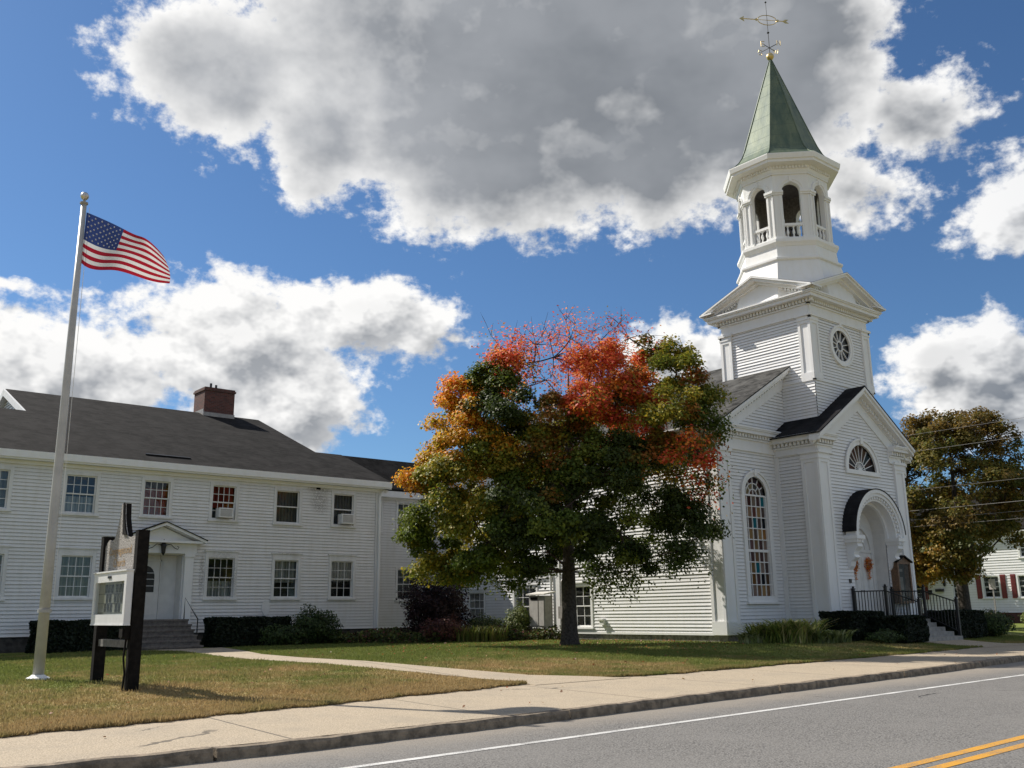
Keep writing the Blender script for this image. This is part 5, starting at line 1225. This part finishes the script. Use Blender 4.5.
def street_tree():
    rg = np.random.default_rng(12); boughs = []
    for i in range(125):
        z = rg.uniform(2.7, 10.0); R_ = np.interp(z, [2.6, 3.6, 5.5, 7.5, 9.2, 10.4], [2.6, 3.9, 4.3, 3.9, 2.7, .8]); az = 2.39996*i+rg.uniform(-.3, .3); rr = R_*rg.uniform(.45, .95)
        t, d = rr*math.cos(az), rr*math.sin(az)*.9
        if t > .6 and z < 4.4: continue
        hue = 'b' if (t < -.6 and z < 4.8 and rg.uniform() < .7) else ('d' if z > 8.6 else rg.choice(['a', 'a', 'c', 'a', 'd']))
        boughs.append((t, z, d, rg.uniform(.75, 1.05), hue, 1.0))
    tree('street_tree', (46, 21.7, .3), 'olive brown autumn tree by the street behind the church, before the red shuttered house', 'tree', .27, 2.3, 10.3, boughs, .14, 100000, PAL2, frame_t(46, 21.7), seed=11, clump=.48)
street_tree()
def back_tree():
    rg = np.random.default_rng(21); boughs = []
    for i in range(60):
        z = rg.uniform(2.6, 8.6); R_ = np.interp(z, [2.4, 4, 6, 8, 9], [2.2, 3.3, 3.2, 2.2, .8]); az = 2.39996*i+rg.uniform(-.3, .3); rr = R_*rg.uniform(.4, .95)
        boughs.append((rr*math.cos(az), z, rr*math.sin(az), rg.uniform(.75, 1.0), rg.choice(['a', 'b', 'b', 'd']), 1.0))
    tree('yard_tree', (60.0, 34.6, .3), 'golden autumn tree mostly hidden by the church corner, left of the street tree', 'tree', .22, 2.0, 9.0, boughs, .17, 45000, PAL2, frame_t(60, 34.6), seed=31, clump=.5)
back_tree()

# ------------------------------------------------------------------ shrubs, hedges, beds
def shrub(name, c, rad, n, lsize, cols, label, cat, group=None, box=False, stems=6, seed=0, up=.5, shell=.35, lump=.18, mat=None):
    rg = np.random.default_rng(100+seed); g = float(G(c[0], c[1])); t = thing(name, (c[0], c[1], g), label, cat, group)
    a, b_, h = rad
    if box:
        P = rg.uniform(-1, 1, (n, 3)); ax = rg.integers(0, 3, n); s = np.where(rg.uniform(size=n) < .5, -1, 1); deep = 1-np.abs(rg.normal(0, .16, n))
        for k in range(3): P[ax == k, k] = (s*deep)[ax == k]
        N = np.zeros((n, 3)); N[np.arange(n), ax] = s; N += rg.normal(0, .6, (n, 3))
        lum = 1+.04*np.sin(P[:, 0]*a*5)+.03*np.sin(P[:, 1]*b_*7+P[:, 2]*3)
        Q = P*V3(a, b_, h/2)*lum[:, None]+V3(0, 0, h/2)
    else:
        D = rg.normal(0, 1, (n, 3)); D /= np.linalg.norm(D, axis=1, keepdims=True); r = 1-np.abs(rg.normal(0, shell, n)); r = np.clip(r, .05, 1.05)
        lum = 1+lump*np.sin(D[:, 0]*5+seed)*np.sin(D[:, 1]*4+1)+lump*.7*np.sin(D[:, 2]*7+D[:, 0]*6+seed)+rg.normal(0, .05, n)
        Q = D*(r*lum)[:, None]*V3(a, b_, h/2)+V3(0, 0, h/2); N = D+V3(0, 0, up)+rg.normal(0, .5, (n, 3))
    Q[:, 2] = np.maximum(Q[:, 2], .02)
    cc = np.array(cols)[rg.integers(0, len(cols), n)]*rg.uniform(.7, 1.3, (n, 1))
    leaf_mesh('foliage', Q+V3(c[0], c[1], g), N, lsize*rg.uniform(.7, 1.3, n), cc, mat or DLEAF, t)
    m = MB()
    for i in range(stems):
        az = rg.uniform(0, 6.28); e = V3(c[0]+a*.6*math.cos(az), c[1]+b_*.6*math.sin(az), g+h*rg.uniform(.5, .85)); s = V3(c[0]+.12*a*math.cos(az), c[1]+.12*b_*math.sin(az), g-.02); m.tube(bez(s, (s+e)/2+V3(0, 0, .1), e, 4), [.025, .02, .014, .006], 5)
    m.build('stems', TWIG, t)
    return t
DG = [(.012, .020, .008), (.016, .026, .010), (.010, .016, .007)]
MG = [(.045, .075, .018), (.060, .090, .022), (.035, .055, .015)]
YG = [(.13, .16, .035), (.10, .13, .028), (.17, .18, .05), (.07, .10, .02)]
PU = [(.030, .014, .016), (.040, .018, .018), (.022, .012, .013)]
RB = [(.12, .035, .03), (.08, .03, .025), (.16, .07, .04)]
hed = dict(box=True, stems=5)
shrub('clipped_hedge', (9.9, 33.6), (1.45, .62, .98), 34000, .085, DG, 'dark clipped yew hedge behind the flagpole, left of the stone steps', 'hedge', 'clipped hedges by the parish house steps', seed=1, **hed)
shrub('clipped_hedge', (15.62, 33.5), (1.42, .62, 1.0), 34000, .085, DG, 'dark clipped yew hedge against the house, right of the stone steps', 'hedge', 'clipped hedges by the parish house steps', seed=2, **hed)
shrub('round_shrub', (18.0, 32.9), (1.0, .8, 1.35), 5200, .085, MG, 'green rounded shrub next to the right clipped hedge', 'shrub', seed=3)
shrub('low_shrub', (16.5, 32.4), (.95, .6, .75), 3000, .08, MG, 'low spreading green shrub at the foot of the rounded shrub', 'shrub', seed=4)
shrub('purple_shrub', (22.65, 31.6), (1.40, 1.3, 2.65), 13000, .10, PU, 'tall dark purple leaved shrub at the corner of the two buildings', 'shrub', seed=5, lump=.25)
shrub('red_shrub', (21.6, 29.6), (1.0, .7, .95), 3600, .07, RB, 'low reddish barberry in front of the purple shrub', 'shrub', seed=6)
shrub('bright_shrub', (25.55, 29.9), (.62, .6, 1.35), 3400, .085, YG, 'bright yellow green shrub beside the beige utility cabinet', 'shrub', seed=7)
shrub('leafy_shrub', (24.9, 31.4), (1.1, .8, .95), 3800, .085, YG[1:]+MG, 'loose green shrub under the annex windows', 'shrub', seed=8)
shrub('clipped_hedge', (30.1, 18.0), (1.15, .55, .93), 24000, .08, DG, 'dark clipped hedge under the church wall behind the lilies', 'hedge', 'clipped hedges by the church steps', seed=9, **hed)
shrub('clipped_hedge', (30.86, 16.78), (.74, .60, .82), 16000, .08, DG, 'small dark clipped hedge at the foot of the church railing', 'hedge', 'clipped hedges by the church steps', seed=10, **hed)
shrub('clipped_hedge', (36.0, 17.3), (1.05, .6, .95), 22000, .08, DG, 'dark clipped hedge beyond the church steps, street tree behind', 'hedge', 'clipped hedges by the church steps', seed=12, **hed)
shrub('corner_shrub', (38.3, 17.2), (1.0, .8, .95), 4200, .085, MG+YG[3:], 'loose green shrub at the end of the far church hedge', 'shrub', seed=13)
shrub('low_shrub', (29.6, 16.6), (.85, .5, .42), 2600, .06, MG, 'low dark green mound before the church hedge', 'shrub', seed=14)
def blades(name, c, rad, n, h, w, cols, label, cat, group=None, seed=0, arch=.6):
    """clump of strap leaves arching out of the ground"""
    rg = np.random.default_rng(300+seed); g = float(G(c[0], c[1])); v = []; f = []; cl = []
    for i in range(n):
        q = rg.uniform(0, 6.28); r = math.sqrt(rg.uniform()); s = V3(c[0]+rad[0]*r*math.cos(q), c[1]+rad[1]*r*math.sin(q), g)
        az = rg.uniform(0, 6.28); d = V3(math.cos(az), math.sin(az), 0); H = h*rg.uniform(.55, 1.1); L = H*arch*rg.uniform(.4, 1.3); sd_ = V3(-d[1], d[0], 0)*w*rg.uniform(.7, 1.2)
        col = np.array(cols[rg.integers(0, len(cols))])*rg.uniform(.7, 1.3); k0 = len(v)
        for k in range(5):
            t_ = k/4; p = s+d*L*t_**1.6+V3(0, 0, H*(1.75*t_-.95*t_*t_)*1.15); ww = (1-t_**2.2)*.5+.02; v += [p-sd_*ww, p+sd_*ww]; cl += [col, col]
        for k in range(4): f.append((k0+2*k, k0+2*k+1, k0+2*k+3, k0+2*k+2))
    o = mesh_obj(name, np.array(v)-V3(c[0], c[1], g), f, DLEAF, None, True, None, None, np.array(cl)); o.location = (c[0], c[1], g); return tag(o, label, cat, group)
LY = [(.32, .37, .08), (.22, .28, .06), (.42, .42, .13), (.14, .20, .04), (.50, .44, .20)]
blades('daylily_clump', (26.95, 19.15), (.80, .55), 520, .66, .046, LY, 'tall yellow green daylily clump under the stained glass window, nearest the church corner', 'daylilies', 'daylily clumps by the church', 1, arch=1.5)
blades('daylily_clump', (27.15, 18.3), (.85, .60), 560, .78, .046, LY, 'tallest daylily clump in the bed, between the corner clump and the hedge', 'daylilies', 'daylily clumps by the church', 2, arch=1.5)
blades('hosta_clump', (26.15, 19.3), (.40, .35), 150, .36, .09, [(.26, .30, .10), (.40, .42, .22)], 'pale broad leaved hosta at the left tip of the lily bed', 'hosta', None, 3, arch=1.4)
blades('hosta_clump', (28.0, 17.6), (.85, .45), 360, .40, .085, [(.26, .30, .10), (.34, .37, .18), (.15, .19, .06)], 'pale green low hosta row before the dark church hedge', 'hosta', None, 4, arch=1.5)
blades('iris_clump', (22.9, 29.0), (1.2, .5), 420, .62, .035, [(.17, .19, .04), (.12, .15, .03), (.24, .20, .06)], 'yellowing iris leaves before the purple shrub', 'irises', None, 5)
def bed():
    n = 16000; P = np.stack([rng.uniform(18.6, 26.2, n), rng.uniform(0, 1, n), rng.uniform(0, 1, n)], 1)
    y0 = np.interp(P[:, 0], [18.6, 21, 24, 26.2], [32.2, 29.2, 28.6, 28.0]); y1 = np.interp(P[:, 0], [18.6, 22, 26.2], [34.4, 33.5, 30.5]); P[:, 1] = y0+(y1-y0)*P[:, 1]
    hgt = .22+.34*(np.sin(P[:, 0]*2.1)*np.sin(P[:, 1]*1.9+1)*.5+.5); P[:, 2] = G(P[:, 0], P[:, 1])+P[:, 2]*hgt
    pal = np.array(MG+YG+[(.10, .06, .03), (.16, .05, .04)])
    o = leaf_mesh('flower_bed', P, rng.normal(0, .7, (n, 3))+V3(0, 0, .7), rng.uniform(.06, .14, n), pal[rng.integers(0, len(pal), n)]*rng.uniform(.7, 1.2, (n, 1)), DLEAF, None)
    tag(o, 'mixed low green and rusty plants along the foot of the house', 'flower bed', None, 'stuff')
bed()

# ------------------------------------------------------------------ house across the side street
def right_house():
    t = thing('white_house', (62.5, 27, .3), 'white clapboard house with dark red shutters beyond the street tree', 'house')
    F = FR((62, 0, 0), (0, -1, 0), (-1, 0, 0)); fy = lambda y: -y     # a = -Y so that it runs towards the street
    holes = []
    for (yc, w) in ((32.4, .95), (29.55, .60), (27.42, .95), (25.3, .95), (23.0, .95)):
        h, wn = win_sash(t, F, -yc-w/2-.1, -yc+w/2+.1, 1.86, 3.28, cols=2 if w > .7 else 3, rows=2, cas=.10, cur='grey', cur_part=(.4, 1), trim=W, cap=False); holes.append(h)
        if w > .7:
            for sg in (1, -1):
                a = -yc+sg*(w/2+.28); m = MB(); m.box(F, a-.15, a+.15, .02, .06, 1.84, 3.28)
                for k in range(16): m.box(F, a-.11, a+.11, .06, .075, 1.92+k*.083, 1.96+k*.083)
                m.build('shutter', REDSH, t)
    for yc in (31.5, 28.5, 25.0, 22.5):
        h, wn = win_sash(t, F, -yc-.55, -yc+.55, 4.25, 5.45, cols=2, rows=2, cas=.10, cur='grey', trim=W, cap=False); holes.append(h)
    m = MB(); clap(m, F, .98, 5.9, const(-35, -18), holes, .16); m.build('wall', [WC, EDGE_SHADE], t)
    Ff = FR((0, 18, 0), (1, 0, 0), (0, -1, 0)); Fb = FR((0, 35, 0), (1, 0, 0), (0, 1, 0)); m = MB()
    ol = lambda z: (62, 72) if z < 5.9 else (62+(z-5.9)/.55, 72-(z-5.9)/.55)
    clap(m, Ff, .98, 8.5, ol, (), .16); m.build('gable_wall', [WC, EDGE_SHADE], t); m = MB(); clap(m, Fb, .98, 8.5, ol, (), .16); m.build('gable_wall', [WC, EDGE_SHADE], t)
    m = MB()
    for sg in (1, -1):
        FS = FR((67, 0, 8.85), (sg, 0, -.55), (0, 1, 0)); m.box(FS, 0, 5.4, 17.7, 35.3, .0, .1)
    m.build('roof', SH_L, t)
    m = MB(); m.box(F, -35.2, -17.8, 0, .40, 5.78, 5.92); m.build('eave_board', W, t)
    m = MB(); m.box(F, -35, -18, -.3, -.02, -.1, .98); m.build('foundation', BRICK, t)
    m = MB(); c = F(-30.35, .1, 2.85); m.lathe(c, [(.03, -.2), (.09, -.1), (.10, .12), (.02, .2)], 8); m.build('wall_lamp', IRON, t)
    m = MB(); m.box(F, -30.95, -30.45, .02, .2, 2.33, 2.5); m.build('letterbox', IRON, t); m = MB(); m.box(F, -31.5, -31.25, .02, .08, 2.15, 2.45); m.build('meter_box', IRON, t)
right_house()
# shrubs in front of that house
shrub('red_shrub', (60.6, 26.8), (1.1, .6, .75), 1800, .10, RB+YG[:1], 'rusty low shrub below the shuttered windows of the far house', 'shrub', seed=21)
shrub('yellow_shrub', (60.4, 24.6), (1.0, .6, .70), 1800, .10, YG, 'yellowing low shrub below the rightmost far house window', 'shrub', seed=22)
def street_sign(c, h, label, green):
    t = thing('street_sign', (c[0], c[1], float(G(*c))), label, 'sign'); g = float(G(*c)); m = MB(); m.box(ID, c[0]-.03, c[0]+.03, c[1]-.03, c[1]+.03, g-.1, g+h); m.build('post', GALV, t)
    m = MB()
    if green: m.box(ID, c[0]-.02, c[0]+.02, c[1]-.90, c[1]-.03, g+h-.25, g+h+.0); m.build('panel', simple('sign_green', (.01, .16, .11), .4, .1, 3), t); m = MB(); e = .02; x0, x1 = c[0]-.024, c[0]+.024
    if green:
        for z0, z1 in ((g+h-.25, g+h-.23), (g+h-.02, g+h)): m.box(ID, x0, x1, c[1]-.90, c[1]-.03, z0, z1)
        m.box(ID, x0, x1, c[1]-.90, c[1]-.88, g+h-.25, g+h); m.box(ID, x0, x1, c[1]-.05, c[1]-.03, g+h-.25, g+h); m.build('border', ALU, t)
    else: m.box(ID, c[0]-.05, c[0]-.03, c[1]-.16, c[1]+.16, g+h-.5, g+h); m.build('panel', simple('sign_white', (.62, .58, .57), .4, .1, 3), t)
street_sign((50, 22.05), 2.35, 'narrow white parking sign on a post before the shuttered window', False)
street_sign((48, 19.35), 3.45, 'green street name sign on a post at the right edge', True)

# overhead wires along the side street
for i, (z, dz, r_) in enumerate(((9.10, .02, .012), (8.35, .02, .014), (6.62, .02, .011), (5.70, .03, .018), (5.30, .02, .012), (5.00, .02, .012))):
    m = MB(); pts = []
    for k in range(25): q = k/24; y = -6+60*q; pts.append((42+.15*i, y, z+1.2*(q-.45)**2*4*.35)); 
    m.tube(pts, r_*.62, 5)
    which = ['topmost overhead wire crossing in front of the street tree', 'second overhead wire from the top, high before the street tree', 'third overhead wire from the top, halfway down the street tree', 'thickest overhead wire, fourth from the top before the street tree', 'fifth overhead wire from the top before the street tree', 'lowest overhead wire before the street tree'][i]
    solo(m, 'overhead_wire', GALV, (42+.15*i, -6, z), which, 'wire', 'overhead wires at the side street')

# ------------------------------------------------------------------ grass and fallen leaves
def in_paths(x, y):
    a = (np.abs(x-np.interp(y, [13.5, 14.2, 15.2, 17, 20, 23, 26, 29.5, 32.6], [13.1, 12.95, 12.55, 12.17, 11.72, 11.62, 11.95, 12.8, 13.05])) < np.interp(y, [13.5, 14.2, 15.2, 26, 29.5, 32.6], [1.25, .95, .65, .65, .8, 1.25])) & (y < 32.8); b = (x > 31.5) & (x < 34.6) & (y < 19); c = (x > 40.3) & (x < 44.6)
    bld = ((y > 34.9) & (x < 22.1)) | ((x > XW-.02) & (y > YN-.02)) | ((x > VX0) & (x < VX1) & (y > YV)) | ((x > 11) & (x < 14.8) & (y > 32.2))
    return a | b | c | bld
def grass():
    n = 420000; x = np.concatenate([rng.uniform(1.5, 44, n//2), rng.uniform(2, 22, n//2)]); u = rng.uniform(0, 1, n); y0 = np.interp(x, [p[0] for p in LAWN_L], [p[1] for p in LAWN_L]); y0 = y0+rag(x); y = y0-.05+20*u**1.7
    keep = ~in_paths(x, y) & (y < 34.5); x, y = x[keep], y[keep]; n = len(x); y0 = y0[keep]
    h = rng.uniform(.022, .062, n)*(.7+.6*(np.sin(x*1.7+np.sin(y*2.1))*np.sin(y*1.9+x*.6)*.5+.5))*np.where(rng.uniform(size=n) < .02, 1.7, 1)*np.where(y-y0 < .12, 1.25, 1); az = rng.uniform(0, 6.28, n); w = rng.uniform(.005, .010, n)*(1+y/30); z = G(x, y)-.005
    v = np.empty((n, 3, 3)); v[:, 0] = np.stack([x-w*np.cos(az), y-w*np.sin(az), z], 1); v[:, 1] = np.stack([x+w*np.cos(az), y+w*np.sin(az), z], 1)
    v[:, 2] = np.stack([x+rng.normal(0, .02, n), y+rng.normal(0, .02, n), z+h], 1)
    me = bpy.data.meshes.new('grass'); o = bpy.data.objects.new('grass', me); COL.objects.link(o)
    me.vertices.add(n*3); me.vertices.foreach_set('co', v.ravel()); me.loops.add(n*3); me.loops.foreach_set('vertex_index', np.arange(n*3, dtype=np.int32)); me.polygons.add(n); me.polygons.foreach_set('loop_start', np.arange(0, n*3, 3, dtype=np.int32)); me.polygons.foreach_set('loop_total', np.full(n, 3, dtype=np.int32)); me.materials.append(BLADE); me.update(calc_edges=True)
    tag(o, 'short mown grass, green with dry tan patches', 'grass', None, 'stuff')
grass()
def fallen():
    n = 1500; x = rng.normal(23.5, 4.5, n); y = rng.normal(23.0, 3.6, n); k = ~in_paths(x, y) & (y > 14.2) & (x < 30); x, y = x[k], y[k]
    x2 = rng.uniform(2, 30, 120); y2 = rng.uniform(10.6, 20, 120); x = np.concatenate([x, x2]); y = np.concatenate([y, y2]); n = len(x)
    z = np.where(y < np.interp(x, [p[0] for p in LAWN_L], [p[1] for p in LAWN_L]), .155, G(x, y)+.04)
    P = np.stack([x, y, z], 1); pal = np.array([(.30, .11, .04), (.22, .10, .04), (.40, .12, .04), (.34, .22, .08), (.16, .08, .04)])
    o = leaf_mesh('fallen_leaves', P, rng.normal(0, .35, (n, 3))+V3(0, 0, 1), rng.uniform(.035, .085, n), pal[rng.integers(0, 5, n)], DLEAF)
    tag(o, 'dry fallen maple leaves scattered on the lawn and pavement', 'fallen leaves', None, 'stuff')
fallen()
